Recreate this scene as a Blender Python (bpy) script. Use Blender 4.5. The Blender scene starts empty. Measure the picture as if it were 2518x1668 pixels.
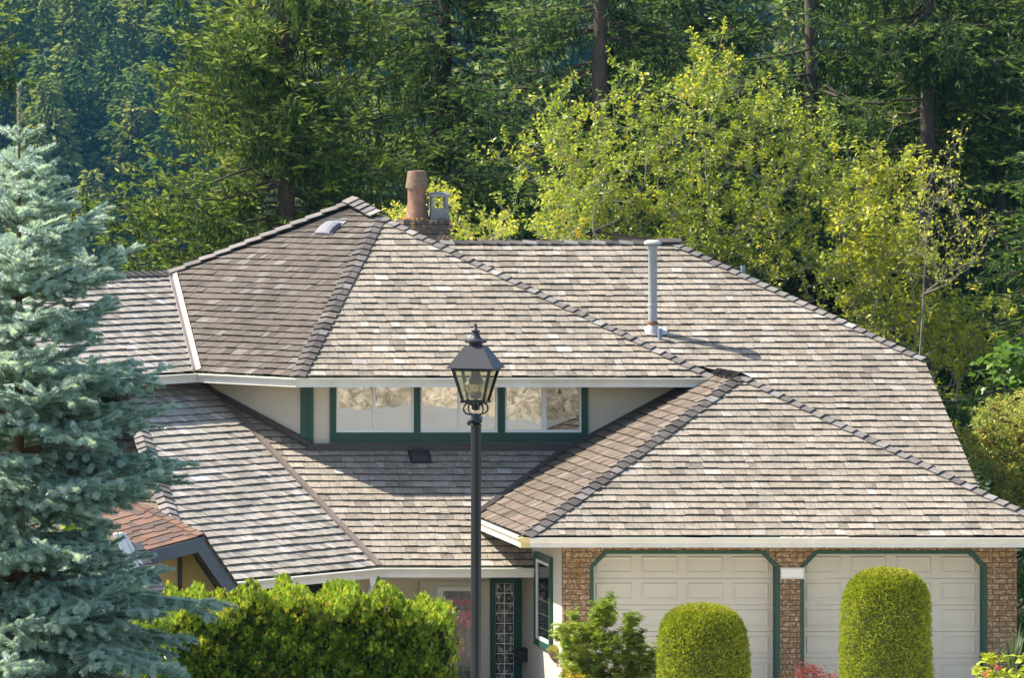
import bpy, math, random
import numpy as np
from math import radians, sin, cos, pi
from mathutils import Vector

random.seed(7)
RNG = np.random.default_rng(7)
scene = bpy.context.scene
COL = scene.collection

# ------------------------------------------------------------------ camera
ZC = 9.41
F = 15150.0; PX = -1500.0; PY = 167.0
cam_d = bpy.data.cameras.new('camera')
cam = bpy.data.objects.new('camera', cam_d); COL.objects.link(cam)
cam.location = (0, 0, ZC); cam.rotation_euler = (pi/2, 0, 0)
cam_d.sensor_width = 36; cam_d.lens = 36*F/2518
cam_d.shift_x = (1259-PX)/2518; cam_d.shift_y = -(834-PY)/2518
cam_d.clip_start = 1; cam_d.clip_end = 6000
scene.camera = cam

# ------------------------------------------------------------------ light
SUN = Vector((-1.42, .62, 1.76)).normalized()
elev = math.asin(SUN.z); azim = math.atan2(SUN.x, SUN.y)
world = bpy.data.worlds.new('World'); scene.world = world; world.use_nodes = True
wn = world.node_tree.nodes; wn.clear()
sky = wn.new('ShaderNodeTexSky'); sky.sky_type = 'NISHITA'; sky.sun_disc = False
sky.sun_elevation = elev; sky.sun_rotation = azim % (2*pi); sky.air_density = 1.0; sky.dust_density = 1.5
bgn = wn.new('ShaderNodeBackground'); bgn.inputs[1].default_value = .13
won = wn.new('ShaderNodeOutputWorld')
world.node_tree.links.new(sky.outputs[0], bgn.inputs[0]); world.node_tree.links.new(bgn.outputs[0], won.inputs[0])
sd = bpy.data.lights.new('sun', 'SUN'); sd.energy = 5.0; sd.angle = radians(.5); sd.color = (1, .93, .82)
so = bpy.data.objects.new('sun', sd); COL.objects.link(so)
so.rotation_euler = SUN.to_track_quat('Z', 'Y').to_euler()
vs = scene.view_settings; vs.view_transform = 'Standard'; vs.look = 'None'; vs.gamma = 1; vs.exposure = 1.12
scene.cycles.max_bounces = 8; scene.cycles.transparent_max_bounces = 16
scene.cycles.volume_bounces = 0
scene.cycles.use_denoising = True; scene.cycles.denoising_prefilter = 'NONE'

# ------------------------------------------------------------------ helpers
def at(u, v, y):
    return np.array([(u-PX)*y/F, y, ZC-(v-PY)*y/F])
def xat(u, y): return (u-PX)*y/F
def zat(v, y): return ZC-(v-PY)*y/F

def tag(o, label=None, cat=None, group=None, kind=None):
    if label: o['label'] = label
    if cat: o['category'] = cat
    if group: o['group'] = group
    if kind: o['kind'] = kind
    return o
def empty(name, loc, label=None, cat=None, group=None):
    o = bpy.data.objects.new(name, None); COL.objects.link(o); o.location = loc
    o.empty_display_size = .3
    return tag(o, label, cat, group)

class MB:
    """collects polygons (world coordinates) into one mesh"""
    def __init__(s): s.v = []; s.f = []; s.m = []; s.t = []; s.g = []
    def poly(s, pts, mat=0, tint=(1, 1, 1), grain=None):
        b = len(s.v); s.v += [tuple(p) for p in pts]; s.f.append(tuple(range(b, b+len(pts)))); s.m.append(mat); s.t.append(tint)
        s.g += grain if grain is not None else [(0, 0, 0)]*len(pts)
    def mesh(s, v, f, mat=0, tint=(1, 1, 1)):
        b = len(s.v); s.v += [tuple(p) for p in v]; s.g += [(0, 0, 0)]*len(v)
        for q in f: s.f.append(tuple(b+i for i in q)); s.m.append(mat); s.t.append(tint)
    def box(s, a, b, mat=0, tint=(1, 1, 1)):
        (x0, y0, z0), (x1, y1, z1) = a, b
        v = [(x0,y0,z0),(x1,y0,z0),(x1,y1,z0),(x0,y1,z0),(x0,y0,z1),(x1,y0,z1),(x1,y1,z1),(x0,y1,z1)]
        s.mesh(v, [(0,3,2,1),(4,5,6,7),(0,1,5,4),(1,2,6,5),(2,3,7,6),(3,0,4,7)], mat, tint)
    def obox(s, o, ex, ey, ez, mat=0, tint=(1,1,1)):
        o, ex, ey, ez = map(np.array, (o, ex, ey, ez))
        v = [o, o+ex, o+ex+ey, o+ey, o+ez, o+ex+ez, o+ex+ey+ez, o+ey+ez]
        s.mesh(v, [(0,3,2,1),(4,5,6,7),(0,1,5,4),(1,2,6,5),(2,3,7,6),(3,0,4,7)], mat, tint)
    def lathe(s, prof, c, n=24, mat=0, sx=1, sy=1, ph=0, tint=(1,1,1)):
        v = []; f = []
        for r, z in prof:
            for k in range(n):
                a = 2*pi*(k+ph)/n; v.append((c[0]+r*sx*cos(a), c[1]+r*sy*sin(a), c[2]+z))
        for i in range(len(prof)-1):
            for k in range(n):
                f.append((i*n+k, i*n+(k+1) % n, (i+1)*n+(k+1) % n, (i+1)*n+k))
        f.append(tuple(range(n-1, -1, -1))); f.append(tuple((len(prof)-1)*n+k for k in range(n)))
        s.mesh(v, f, mat, tint)
    def tube(s, pts, r, n=8, mat=0):
        pts = [np.array(p, float) for p in pts]; v = []; f = []
        rs = r if hasattr(r, '__len__') else [r]*len(pts)
        up = np.array((.13, .37, .92))
        for i, p in enumerate(pts):
            d = pts[min(i+1, len(pts)-1)]-pts[max(i-1, 0)]; d /= np.linalg.norm(d)+1e-9
            a = np.cross(d, up); a /= np.linalg.norm(a)+1e-9; b = np.cross(d, a)
            for k in range(n):
                t = 2*pi*k/n; v.append(p+rs[i]*(a*cos(t)+b*sin(t)))
        for i in range(len(pts)-1):
            for k in range(n): f.append((i*n+k, i*n+(k+1) % n, (i+1)*n+(k+1) % n, (i+1)*n+k))
        f.append(tuple(range(n-1, -1, -1))); f.append(tuple((len(pts)-1)*n+k for k in range(n)))
        s.mesh(v, f, mat)
    def extrude(s, prof2, path, mat=0, tint=(1,1,1)):
        """closed profile (outward, up) swept along an eave path [(x,y,z)], outward is to the right of travel, mitred"""
        path = [np.array(p, float) for p in path]; rings = []
        for i, p in enumerate(path):
            ds = []
            if i > 0: d = path[i]-path[i-1]; ds.append(d[:2]/np.linalg.norm(d[:2]))
            if i < len(path)-1: d = path[i+1]-path[i]; ds.append(d[:2]/np.linalg.norm(d[:2]))
            ns = [np.array((d[1], -d[0])) for d in ds]
            m = sum(ns); m /= np.linalg.norm(m); m /= m@ns[0]
            rings.append([(p[0]+m[0]*o, p[1]+m[1]*o, p[2]+z) for o, z in prof2])
        n = len(prof2); v = [q for r in rings for q in r]; f = []
        for i in range(len(path)-1):
            for k in range(n): f.append((i*n+k, (i+1)*n+k, (i+1)*n+(k+1) % n, i*n+(k+1) % n))
        f.append(tuple(range(n))); f.append(tuple((len(path)-1)*n+k for k in range(n-1, -1, -1)))
        s.mesh(v, f, mat, tint)
    def build(s, name, mats, parent=None, smooth=False, origin=None):
        me = bpy.data.meshes.new(name)
        v = np.array(s.v, float)
        o = bpy.data.objects.new(name, me); COL.objects.link(o)
        if parent is not None:
            o.parent = parent; off = np.array(wloc(parent))
        elif origin is not None: off = np.array(origin); o.location = origin
        else: off = np.zeros(3)
        if parent is not None and origin is not None: o.location = np.array(origin)-off; off = np.array(origin)
        me.from_pydata((v-off).tolist(), [], s.f)
        if not isinstance(mats, (list, tuple)): mats = [mats]
        for m in mats: me.materials.append(m)
        me.polygons.foreach_set('material_index', s.m)
        a = me.attributes.new('tint', 'FLOAT_COLOR', 'FACE')
        a.data.foreach_set('color', np.array([(*t, 1) for t in s.t], np.float32).ravel())
        g = me.attributes.new('grain', 'FLOAT_VECTOR', 'POINT')
        g.data.foreach_set('vector', np.array(s.g, np.float32).ravel())
        if smooth:
            me.polygons.foreach_set('use_smooth', [True]*len(me.polygons))
            try: me.set_sharp_from_angle(angle=radians(35))
            except Exception: pass
        me.update(); return o
def wloc(o):
    l = Vector(o.location)
    while o.parent: o = o.parent; l += Vector(o.location)
    return l

def raw_mesh(name, V, Fc, mat, parent=None, tint=None, smooth=False, origin=(0,0,0)):
    """fast mesh from arrays; Fc (m,k) all same k; tint per face (float)"""
    me = bpy.data.meshes.new(name)
    off = np.array(wloc(parent)) if parent is not None else np.array(origin, float)
    V = np.asarray(V, np.float64)-off
    n, (m, k) = len(V), Fc.shape
    me.vertices.add(n); me.vertices.foreach_set('co', V.astype(np.float32).ravel())
    me.loops.add(m*k); me.loops.foreach_set('vertex_index', Fc.astype(np.int32).ravel())
    me.polygons.add(m); me.polygons.foreach_set('loop_start', np.arange(0, m*k, k, dtype=np.int32))
    try: me.polygons.foreach_set('loop_total', np.full(m, k, np.int32))
    except Exception: pass
    if smooth: me.polygons.foreach_set('use_smooth', np.ones(m, bool))
    me.materials.append(mat)
    if tint is not None:
        a = me.attributes.new('leaf', 'FLOAT', 'FACE'); a.data.foreach_set('value', np.asarray(tint, np.float32))
    me.update(calc_edges=True)
    o = bpy.data.objects.new(name, me); COL.objects.link(o)
    if parent is not None: o.parent = parent
    else: o.location = origin
    return o

def unit(a): return a/(np.linalg.norm(a, axis=-1, keepdims=True)+1e-9)
def frames(d, up=None):
    """columns x (side), y (along d), z for arrays of directions"""
    d = unit(d)
    if up is None: up = RNG.normal(size=d.shape)
    x = unit(np.cross(d, up)); z = np.cross(x, d)
    return np.stack([x, d, z], 1)          # (n,3,3) rows are axes
def scatter(tv, tf, pos, R, sc, tint):
    """instances of a template as raw arrays: returns V, F, tint"""
    tv = np.asarray(tv, float); tf = np.asarray(tf); n = len(pos)
    sc = np.asarray(sc, float)
    if sc.ndim == 1: sc = np.stack([sc]*3, 1)
    V = pos[:, None, :] + np.einsum('kj,nj,njc->nkc', tv, sc, R)
    Fc = tf[None]+(np.arange(n)*len(tv))[:, None, None]
    return V.reshape(-1, 3), Fc.reshape(-1, tf.shape[1]), np.repeat(tint, len(tf))
def join(parts):
    V = []; Fs = []; T = []; b = 0
    for v, f, t in parts: V.append(v); Fs.append(f+b); T.append(t); b += len(v)
    return np.concatenate(V), np.concatenate(Fs), np.concatenate(T)
def tubes(P0, P1, r0, r1, n=5):
    """array of tapered prisms"""
    d = unit(P1-P0); R = frames(d, np.tile((.31, .22, .92), (len(d), 1)))
    a = np.arange(n)*2*pi/n; ca, sa = np.cos(a), np.sin(a)
    ring = ca[None, :, None]*R[:, 0][:, None]+sa[None, :, None]*R[:, 2][:, None]
    A = P0[:, None]+ring*np.asarray(r0)[:, None, None]; B = P1[:, None]+ring*np.asarray(r1)[:, None, None]
    V = np.concatenate([A, B], 1).reshape(-1, 3)
    k = np.arange(n); q = np.stack([k, (k+1) % n, n+(k+1) % n, n+k], 1)
    Fc = (q[None]+(np.arange(len(P0))*2*n)[:, None, None]).reshape(-1, 4)
    return V, Fc, np.zeros(len(Fc))

# ------------------------------------------------------------------ materials
def mat(name):
    m = bpy.data.materials.new(name); m.use_nodes = True
    nt = m.node_tree; p = nt.nodes['Principled BSDF']
    return m, nt, p
def ramp(nt, fac, stops):
    r = nt.nodes.new('ShaderNodeValToRGB'); nt.links.new(fac, r.inputs[0])
    el = r.color_ramp.elements
    while len(el) < len(stops): el.new(.5)
    for e, (p, c) in zip(el, stops): e.position = p; e.color = (*c, 1) if len(c) == 3 else c
    return r.outputs[0]
def noise(nt, vec, scale, detail=4, rough=.55):
    n = nt.nodes.new('ShaderNodeTexNoise'); n.inputs['Scale'].default_value = scale
    n.inputs['Detail'].default_value = detail; n.inputs['Roughness'].default_value = rough
    if vec is not None: nt.links.new(vec, n.inputs['Vector'])
    return n.outputs['Fac']
def mapping(nt, vec, scale):
    m = nt.nodes.new('ShaderNodeMapping'); m.inputs['Scale'].default_value = scale
    nt.links.new(vec, m.inputs['Vector']); return m.outputs[0]
def mix(nt, a, b, fac, mode='MIX'):
    m = nt.nodes.new('ShaderNodeMix'); m.data_type = 'RGBA'; m.blend_type = mode
    for s, i in ((a, 6), (b, 7)):
        if isinstance(s, tuple): m.inputs[i].default_value = (*s, 1)
        else: nt.links.new(s, m.inputs[i])
    if isinstance(fac, (int, float)): m.inputs[0].default_value = fac
    else: nt.links.new(fac, m.inputs[0])
    return m.outputs[2]
def attr(nt, name, out='Color'):
    a = nt.nodes.new('ShaderNodeAttribute'); a.attribute_name = name; return a.outputs[out]
def coord(nt, o='Object'): return nt.nodes.new('ShaderNodeTexCoord').outputs[o]
def bump(nt, p, h, strength, dist=.01):
    b = nt.nodes.new('ShaderNodeBump'); b.inputs['Strength'].default_value = strength; b.inputs['Distance'].default_value = dist
    nt.links.new(h, b.inputs['Height']); nt.links.new(b.outputs[0], p.inputs['Normal'])
def paint(name, col, rough=.5, var=.12, scale=6, spec=.4, metal=0, bmp=0, bscale=80):
    m, nt, p = mat(name)
    c = coord(nt); n = noise(nt, c, scale, 6, .65)
    lo = tuple(x*(1-var) for x in col); hi = tuple(min(1, x*(1+var)) for x in col)
    nt.links.new(ramp(nt, n, [(.3, lo), (.7, hi)]), p.inputs['Base Color'])
    p.inputs['Roughness'].default_value = rough; p.inputs['Specular IOR Level'].default_value = spec; p.inputs['Metallic'].default_value = metal
    if bmp: bump(nt, p, noise(nt, c, bscale, 5, .6), bmp, .01)
    return m

def shake_mat():
    m, nt, p = mat('weathered_cedar_shake')
    g = attr(nt, 'grain', 'Vector'); t = attr(nt, 'tint')
    streak = noise(nt, mapping(nt, g, (55, 5, 1)), 1, 5, .65)
    blot = noise(nt, mapping(nt, g, (9, 7, 1)), 1, 5, .65)
    broad = noise(nt, mapping(nt, coord(nt), (1, 1, 1)), .8, 3, .5)
    c1 = mix(nt, t, ramp(nt, streak, [(.28, (.55, .535, .52)), (.5, (.95, .945, .94)), (.72, (1.2, 1.2, 1.2))]), 1, 'MULTIPLY')
    c2 = mix(nt, c1, ramp(nt, blot, [(.34, (.80, .79, .78)), (.5, (1, 1, 1)), (.66, (1.2, 1.2, 1.2))]), .85, 'MULTIPLY')
    c3 = mix(nt, c2, ramp(nt, broad, [(.3, (.86, .855, .85)), (.7, (1.1, 1.1, 1.1))]), 1, 'MULTIPLY')
    nt.links.new(c3, p.inputs['Base Color']); p.inputs['Roughness'].default_value = .75; p.inputs['Specular IOR Level'].default_value = .3
    bump(nt, p, streak, .35, .006)
    return m

def leaf_mat(name, stops, trans=.35, rough=.5, spec=.3, trans_gain=1.4):
    m, nt, p = mat(name)
    t = attr(nt, 'leaf', 'Fac')
    col = ramp(nt, t, stops)
    nt.links.new(col, p.inputs['Base Color']); p.inputs['Roughness'].default_value = rough; p.inputs['Specular IOR Level'].default_value = spec
    tr = nt.nodes.new('ShaderNodeBsdfTranslucent')
    nt.links.new(mix(nt, col, (trans_gain, trans_gain, trans_gain*.6), 1, 'MULTIPLY'), tr.inputs[0])
    ms = nt.nodes.new('ShaderNodeMixShader'); ms.inputs[0].default_value = trans
    nt.links.new(p.outputs[0], ms.inputs[1]); nt.links.new(tr.outputs[0], ms.inputs[2])
    nt.links.new(ms.outputs[0], nt.nodes['Material Output'].inputs[0])
    return m

def bark(name, dark, light, sc=14):
    m, nt, p = mat(name)
    c = mapping(nt, coord(nt), (1, 1, .25))
    n = noise(nt, c, sc, 6, .7)
    nt.links.new(ramp(nt, n, [(.3, dark), (.7, light)]), p.inputs['Base Color']); p.inputs['Roughness'].default_value = .9
    bump(nt, p, n, .8, .03)
    return m

def brick_mat(name, soot=0):
    m, nt, p = mat(name)
    c = coord(nt)
    sep = nt.nodes.new('ShaderNodeSeparateXYZ'); nt.links.new(c, sep.inputs[0])
    add = nt.nodes.new('ShaderNodeMath'); add.operation = 'ADD'
    nt.links.new(sep.outputs[0], add.inputs[0]); nt.links.new(sep.outputs[1], add.inputs[1])
    cb = nt.nodes.new('ShaderNodeCombineXYZ'); nt.links.new(add.outputs[0], cb.inputs[0]); nt.links.new(sep.outputs[2], cb.inputs[1])
    b = nt.nodes.new('ShaderNodeTexBrick'); nt.links.new(cb.outputs[0], b.inputs[0])
    b.inputs['Color1'].default_value = (.275, .16, .072, 1); b.inputs['Color2'].default_value = (.19, .115, .055, 1)
    b.inputs['Mortar'].default_value = (.06, .045, .036, 1)
    b.inputs['Scale'].default_value = 1; b.inputs['Mortar Size'].default_value = .0065; b.inputs['Mortar Smooth'].default_value = .15
    b.inputs['Brick Width'].default_value = .213; b.inputs['Row Height'].default_value = .0815; b.offset = .5
    smear = noise(nt, mapping(nt, c, (1, 1, 1.6)), 17, 3, .6)
    sm = ramp(nt, smear, [(.52, (0, 0, 0)), (.60, (1, 1, 1))])
    dk = noise(nt, c, 30, 4, .6)
    inv = nt.nodes.new('ShaderNodeMath'); inv.operation = 'SUBTRACT'; inv.inputs[0].default_value = 1; nt.links.new(b.outputs['Fac'], inv.inputs[1])
    fm = nt.nodes.new('ShaderNodeMath'); fm.operation = 'MULTIPLY'; nt.links.new(sm, fm.inputs[0]); nt.links.new(inv.outputs[0], fm.inputs[1])
    fm2 = nt.nodes.new('ShaderNodeMath'); fm2.operation = 'MULTIPLY'; nt.links.new(fm.outputs[0], fm2.inputs[0]); fm2.inputs[1].default_value = .75
    base = mix(nt, b.outputs['Color'], ramp(nt, dk, [(.3, (.7, .68, .66)), (.7, (1.25, 1.25, 1.25))]), 1, 'MULTIPLY')
    base = mix(nt, base, (.50, .38, .24), fm2.outputs[0])
    if soot:
        s = noise(nt, mapping(nt, c, (1, 1, .5)), 7, 5, .7)
        base = mix(nt, base, (.03, .027, .026), ramp(nt, s, [(.40, (0, 0, 0)), (.5, (.9, .9, .9))]))
    nt.links.new(base, p.inputs['Base Color']); p.inputs['Roughness'].default_value = .85
    bump(nt, p, inv.outputs[0], .6, .008)
    return m

def glass_mat(name, refl=.5, tintc=(1, 1, 1), rough=0.0, wave=0, wscale=1.5):
    m, nt, p = mat(name)
    gl = nt.nodes.new('ShaderNodeBsdfGlossy'); gl.inputs['Roughness'].default_value = rough; gl.inputs[0].default_value = (.95, .97, .95, 1)
    tr = nt.nodes.new('ShaderNodeBsdfTransparent'); tr.inputs[0].default_value = (*tintc, 1)
    ms = nt.nodes.new('ShaderNodeMixShader'); ms.inputs[0].default_value = refl
    if wave:
        b = nt.nodes.new('ShaderNodeBump'); b.inputs['Strength'].default_value = 1; b.inputs['Distance'].default_value = wave
        nt.links.new(noise(nt, coord(nt), wscale, 1, .4), b.inputs['Height']); nt.links.new(b.outputs[0], gl.inputs['Normal'])
    nt.links.new(tr.outputs[0], ms.inputs[1]); nt.links.new(gl.outputs[0], ms.inputs[2])
    nt.links.new(ms.outputs[0], nt.nodes['Material Output'].inputs[0])
    return m

M = {}
M['shake'] = shake_mat()
M['underlay'] = paint('dark_roof_underlay', (.03, .025, .02), .9, .2)
M['stucco'] = paint('cream_stucco', (.60, .53, .42), .9, .05, 3, .2, bmp=.35, bscale=45)
M['white'] = paint('white_paint', (.78, .77, .74), .45, .04, 2)
M['gutter'] = paint('ivory_gutter_paint', (.68, .645, .56), .4, .10, 2.5)
M['caulk'] = paint('yellowed_joint', (.62, .5, .22), .5, .1)
M['green'] = paint('dark_green_trim', (.017, .066, .042), .5, .1, 3)
M['door'] = paint('beige_door_paint', (.56, .515, .425), .5, .05, 1.2, .35)
M['soffit'] = paint('soffit_paint', (.55, .52, .45), .7, .04)
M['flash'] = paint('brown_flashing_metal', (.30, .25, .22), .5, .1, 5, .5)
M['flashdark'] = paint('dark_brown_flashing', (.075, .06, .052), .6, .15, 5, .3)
M['pipe'] = paint('grey_pipe_paint', (.33, .35, .345), .5, .1, 9, .4)
M['pipecap'] = paint('pale_pipe_cap', (.46, .45, .43), .5, .06, 9)
M['pvc'] = paint('blue_grey_pvc', (.22, .27, .33), .5, .08)
M['rust'] = paint('rust', (.20, .075, .035), .9, .4, 30)
M['metalvent'] = paint('grey_vent_metal', (.20, .20, .215), .65, .05, 9, .2)
M['darkvent'] = paint('dark_vent_plastic', (.035, .032, .035), .5, .1)
M['brick'] = brick_mat('smeared_brown_brick')
M['sootbrick'] = brick_mat('sooty_chimney_brick', 1)
M['clay'] = paint('terracotta_clay', (.19, .10, .062), .6, .45, 7)
M['roughclay'] = paint('rough_clay', (.20, .135, .09), .95, .3, 20, .2, bmp=1, bscale=30)
M['concrete'] = paint('grey_concrete_pot', (.23, .23, .21), .9, .2, 15, .2)
M['lichen'] = paint('orange_moss', (.30, .15, .03), .95, .5, 40)
M['black'] = paint('black_lamp_paint', (.010, .011, .012), .32, .2, 30, .5)
M['lamproof'] = paint('charcoal_lamp_roof', (.022, .024, .028), .5, .1, 20, .4)
M['lampglass'] = glass_mat('amber_lamp_glass', .12, (.80, .80, .62))
M['brass'] = paint('brass_reflector', (.52, .44, .26), .22, .1, 10, .6, metal=.9)
M['pane'] = glass_mat('window_glass', .52, (.8, .83, .8), 0, .0003, 3)
M['pane2'] = glass_mat('side_window_glass', .28, (.5, .55, .55))
M['blind'] = paint('cream_blind', (.45, .41, .33), .9, .03)
M['dark'] = paint('dark_interior', (.02, .018, .016), .9, .2)
M['gold'] = paint('brass_numeral', (.50, .30, .06), .35, .05, 9, .5)
M['mailbox'] = paint('black_mailbox', (.012, .012, .013), .4, .1)
M['barkfir'] = bark('fir_bark', (.035, .024, .018), (.115, .085, .065))
M['barkgrey'] = bark('grey_twig_bark', (.16, .135, .11), (.40, .36, .31), 25)
M['barkbare'] = bark('lichened_bark', (.15, .125, .095), (.38, .34, .27), 18)
M['barkbrown'] = bark('brown_twig_bark', (.10, .06, .03), (.26, .15, .07), 25)

# ------------------------------------------------------------------ roof geometry
T = .536
class Slope:
    """roof plane: through p, rising towards the horizontal direction at angle ang (0 = +Y, 90 = +X)"""
    def __init__(s, p, ang, pitch=T):
        s.p = np.array(p, float); a = radians(ang); s.d = np.array((sin(a), cos(a), 0)); s.e = np.array((cos(a), -sin(a), 0))
        k = math.hypot(1, pitch); s.up = np.array((s.d[0], s.d[1], pitch))/k; s.n = np.cross(s.e, s.up)
        if s.n[2] < 0: s.n = -s.n
        s.pitch = pitch
    def abc(s): return np.array((s.pitch*s.d[0], s.pitch*s.d[1], s.p[2]-s.pitch*(s.d[:2]@s.p[:2])))
    def z(s, x, y): a = s.abc(); return a[0]*x+a[1]*y+a[2]
    def ray(s, u, v):
        dx = (u-PX)/F; dz = -(v-PY)/F; a = s.abc(); y = (ZC-a[2])/(a[0]*dx+a[1]-dz); return np.array((dx*y, y, ZC+dz*y))
    def on(s, x, y): return np.array((x, y, s.z(x, y)))
    def ab(s, q): q = np.array(q)-s.p; return np.array((q@s.e, q@s.up))
    def pt(s, a, b, h=0): return s.p+s.e*a+s.up*b+s.n*h
def meet3(a, b, c):
    m = np.array([[*x.abc()[:2], -1] for x in (a, b, c)]); return np.linalg.solve(m, -np.array([x.abc()[2] for x in (a, b, c)]))
def line2(a, b, xy, axis):
    """point of the line a∩b at x (axis 0) or y (axis 1) = xy"""
    A, B = a.abc(), b.abc(); d = A-B
    if axis == 0: x = xy; y = -(d[2]+d[0]*x)/d[1]
    else: y = xy; x = -(d[2]+d[1]*y)/d[0]
    return np.array((x, y, a.z(x, y)))

def clip(poly, convex):
    out = poly
    n = len(convex)
    for i in range(n):
        p, q = convex[i], convex[(i+1) % n]; e = q-p; nin = np.array((-e[1], e[0]))
        res = []
        for j in range(len(out)):
            a, b = out[j], out[(j+1) % len(out)]; da, db = (a-p)@nin, (b-p)@nin
            if da >= -1e-9: res.append(a)
            if (da > 1e-9 and db < -1e-9) or (da < -1e-9 and db > 1e-9): res.append(a+(b-a)*(da/(da-db)))
        out = res
        if len(out) < 3: return []
    return out
def ccw(ps):
    a = sum(ps[i][0]*ps[(i+1) % len(ps)][1]-ps[(i+1) % len(ps)][0]*ps[i][1] for i in range(len(ps)))
    return ps if a > 0 else ps[::-1]

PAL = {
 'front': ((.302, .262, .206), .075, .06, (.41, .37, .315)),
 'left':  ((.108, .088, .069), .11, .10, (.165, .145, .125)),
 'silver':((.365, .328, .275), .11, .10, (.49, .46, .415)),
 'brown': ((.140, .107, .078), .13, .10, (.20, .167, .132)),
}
def shakes(mb, sl, polys3, pal, expo=.192, thick=.027, wmin=.10, wmax=.27, seed=1):
    rng = random.Random(seed)
    base, sd_, pb, bleach = PAL[pal]
    convs = [ccw([sl.ab(q) for q in P]) for P in polys3]
    allp = np.array([q for c in convs for q in c])
    a0, b0 = allp.min(0); a1, b1 = allp.max(0)
    for P in polys3: mb.poly([np.array(q)-sl.n*.006 for q in P], 1)
    k = 0; b = b0; idn = seed*1000
    while b < b1:
        a = a0-rng.uniform(0, .2)
        while a < a1:
            w = rng.choice((rng.uniform(wmin, .17), rng.uniform(.14, wmax), rng.uniform(.14, wmax))); idn += 1
            bb = b+rng.uniform(-.007, .007)+.006*sin(a*1.7+k); h0 = thick*rng.uniform(.75, 1.25); tw = rng.uniform(-.003, .003)
            r = rng.random(); gr = max(.4, rng.gauss(1, sd_))
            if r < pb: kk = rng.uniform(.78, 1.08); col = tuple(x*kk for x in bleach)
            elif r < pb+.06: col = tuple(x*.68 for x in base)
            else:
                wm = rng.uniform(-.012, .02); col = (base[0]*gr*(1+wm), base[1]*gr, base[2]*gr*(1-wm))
            rect = [np.array(q) for q in ((a+.002, bb), (a+w-.002, bb), (a+w-.002, b+expo*1.03), (a+.002, b+expo*1.03))]
            ox, oy = rng.uniform(0, 50), rng.uniform(0, 50)
            for cv in convs:
                c = clip(rect, cv)
                if not c: continue
                H = [h0+(.004-h0)*min(1, max(0, (q[1]-bb)/(expo*1.03)))+tw*(q[0]-a)/w for q in c]
                mb.poly([sl.pt(q[0], q[1], h) for q, h in zip(c, H)], 0, col, [(q[0]+ox, q[1]+oy, idn) for q in c])
                for i in range(len(c)):
                    p, q = c[i], c[(i+1) % len(c)]
                    ed = abs(p[1]-bb) < 1e-6 and abs(q[1]-bb) < 1e-6
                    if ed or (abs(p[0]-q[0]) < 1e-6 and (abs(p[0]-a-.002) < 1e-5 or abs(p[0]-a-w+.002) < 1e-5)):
                        dk = .30  # recess shade under each course, painted into the butt and side tint
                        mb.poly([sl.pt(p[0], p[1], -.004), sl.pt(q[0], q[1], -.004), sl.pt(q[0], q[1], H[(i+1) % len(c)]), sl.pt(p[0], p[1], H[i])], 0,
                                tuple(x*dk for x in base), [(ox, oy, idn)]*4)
            a += w
        b += expo; k += 1
def caps(mb, p0, p1, s1, s2, pal, step=.2, w=.125, seed=3, lift=.02):
    """overlapping hip boards from low p0 to high p1, one wing on each slope"""
    rng = random.Random(seed); base, sd_, pb, bleach = PAL[pal]
    p0, p1 = np.array(p0, float), np.array(p1, float); L = np.linalg.norm(p1-p0); d = (p1-p0)/L
    n = max(1, round(L/step)); st = L/n
    for i in range(n):
        q0 = p0+d*(i*st-.03); q1 = p0+d*((i+1)*st+.015)
        g = max(.5, rng.gauss(1, sd_)); 
        for s in (s1, s2):
            nn = s.n; side = np.cross(d, nn); side /= np.linalg.norm(side)
            mid = (s1.n+s2.n); 
            other = s2 if s is s1 else s1
            if (other.n@side) > 0: side = -side          # away from the other slope
            if ((s.p - q0)@side) < 0 and abs((s.p-q0)@side) > .3: pass
            hb, ht, th = lift+.030+rng.uniform(-.004, .006), lift+.002, .022
            wv = w*rng.uniform(.94, 1.06)
            col = tuple(x*g for x in (bleach if rng.random() < .12 else base))
            upv = (s1.n+s2.n); upv /= np.linalg.norm(upv)
            A0 = q0+upv*hb*1.05; A1 = q1+upv*ht*1.05
            B0 = q0+side*wv+nn*hb; B1 = q1+side*wv+nn*ht
            v = [A0, B0, B1, A1, A0-nn*th, B0-nn*th, B1-nn*th, A1-nn*th]
            ox, oy = rng.uniform(0, 50), rng.uniform(0, 50)
            b = len(mb.v); mb.v += [tuple(x) for x in v]
            mb.g += [(ox, oy, 0), (ox+wv, oy, 0), (ox+wv, oy+st, 0), (ox, oy+st, 0)]*2
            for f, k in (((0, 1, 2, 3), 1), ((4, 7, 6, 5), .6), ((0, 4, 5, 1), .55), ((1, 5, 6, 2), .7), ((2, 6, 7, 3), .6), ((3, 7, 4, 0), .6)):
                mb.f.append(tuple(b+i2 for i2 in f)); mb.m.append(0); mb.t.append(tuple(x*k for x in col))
def strip(mb, p0, p1, s, side, w, h=.02, mat=0):
    p0, p1 = np.array(p0, float), np.array(p1, float); d = (p1-p0)/np.linalg.norm(p1-p0)
    sd = np.cross(d, s.n); sd /= np.linalg.norm(sd)
    if sd@np.array(side) < 0: sd = -sd
    mb.poly([p0+s.n*h, p1+s.n*h, p1+sd*w+s.n*h*1.2, p0+sd*w+s.n*h*1.2], mat)
    mb.poly([p0+sd*w+s.n*h*1.2, p1+sd*w+s.n*h*1.2, p1+sd*w-s.n*.01, p0+sd*w-s.n*.01], mat)

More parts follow.
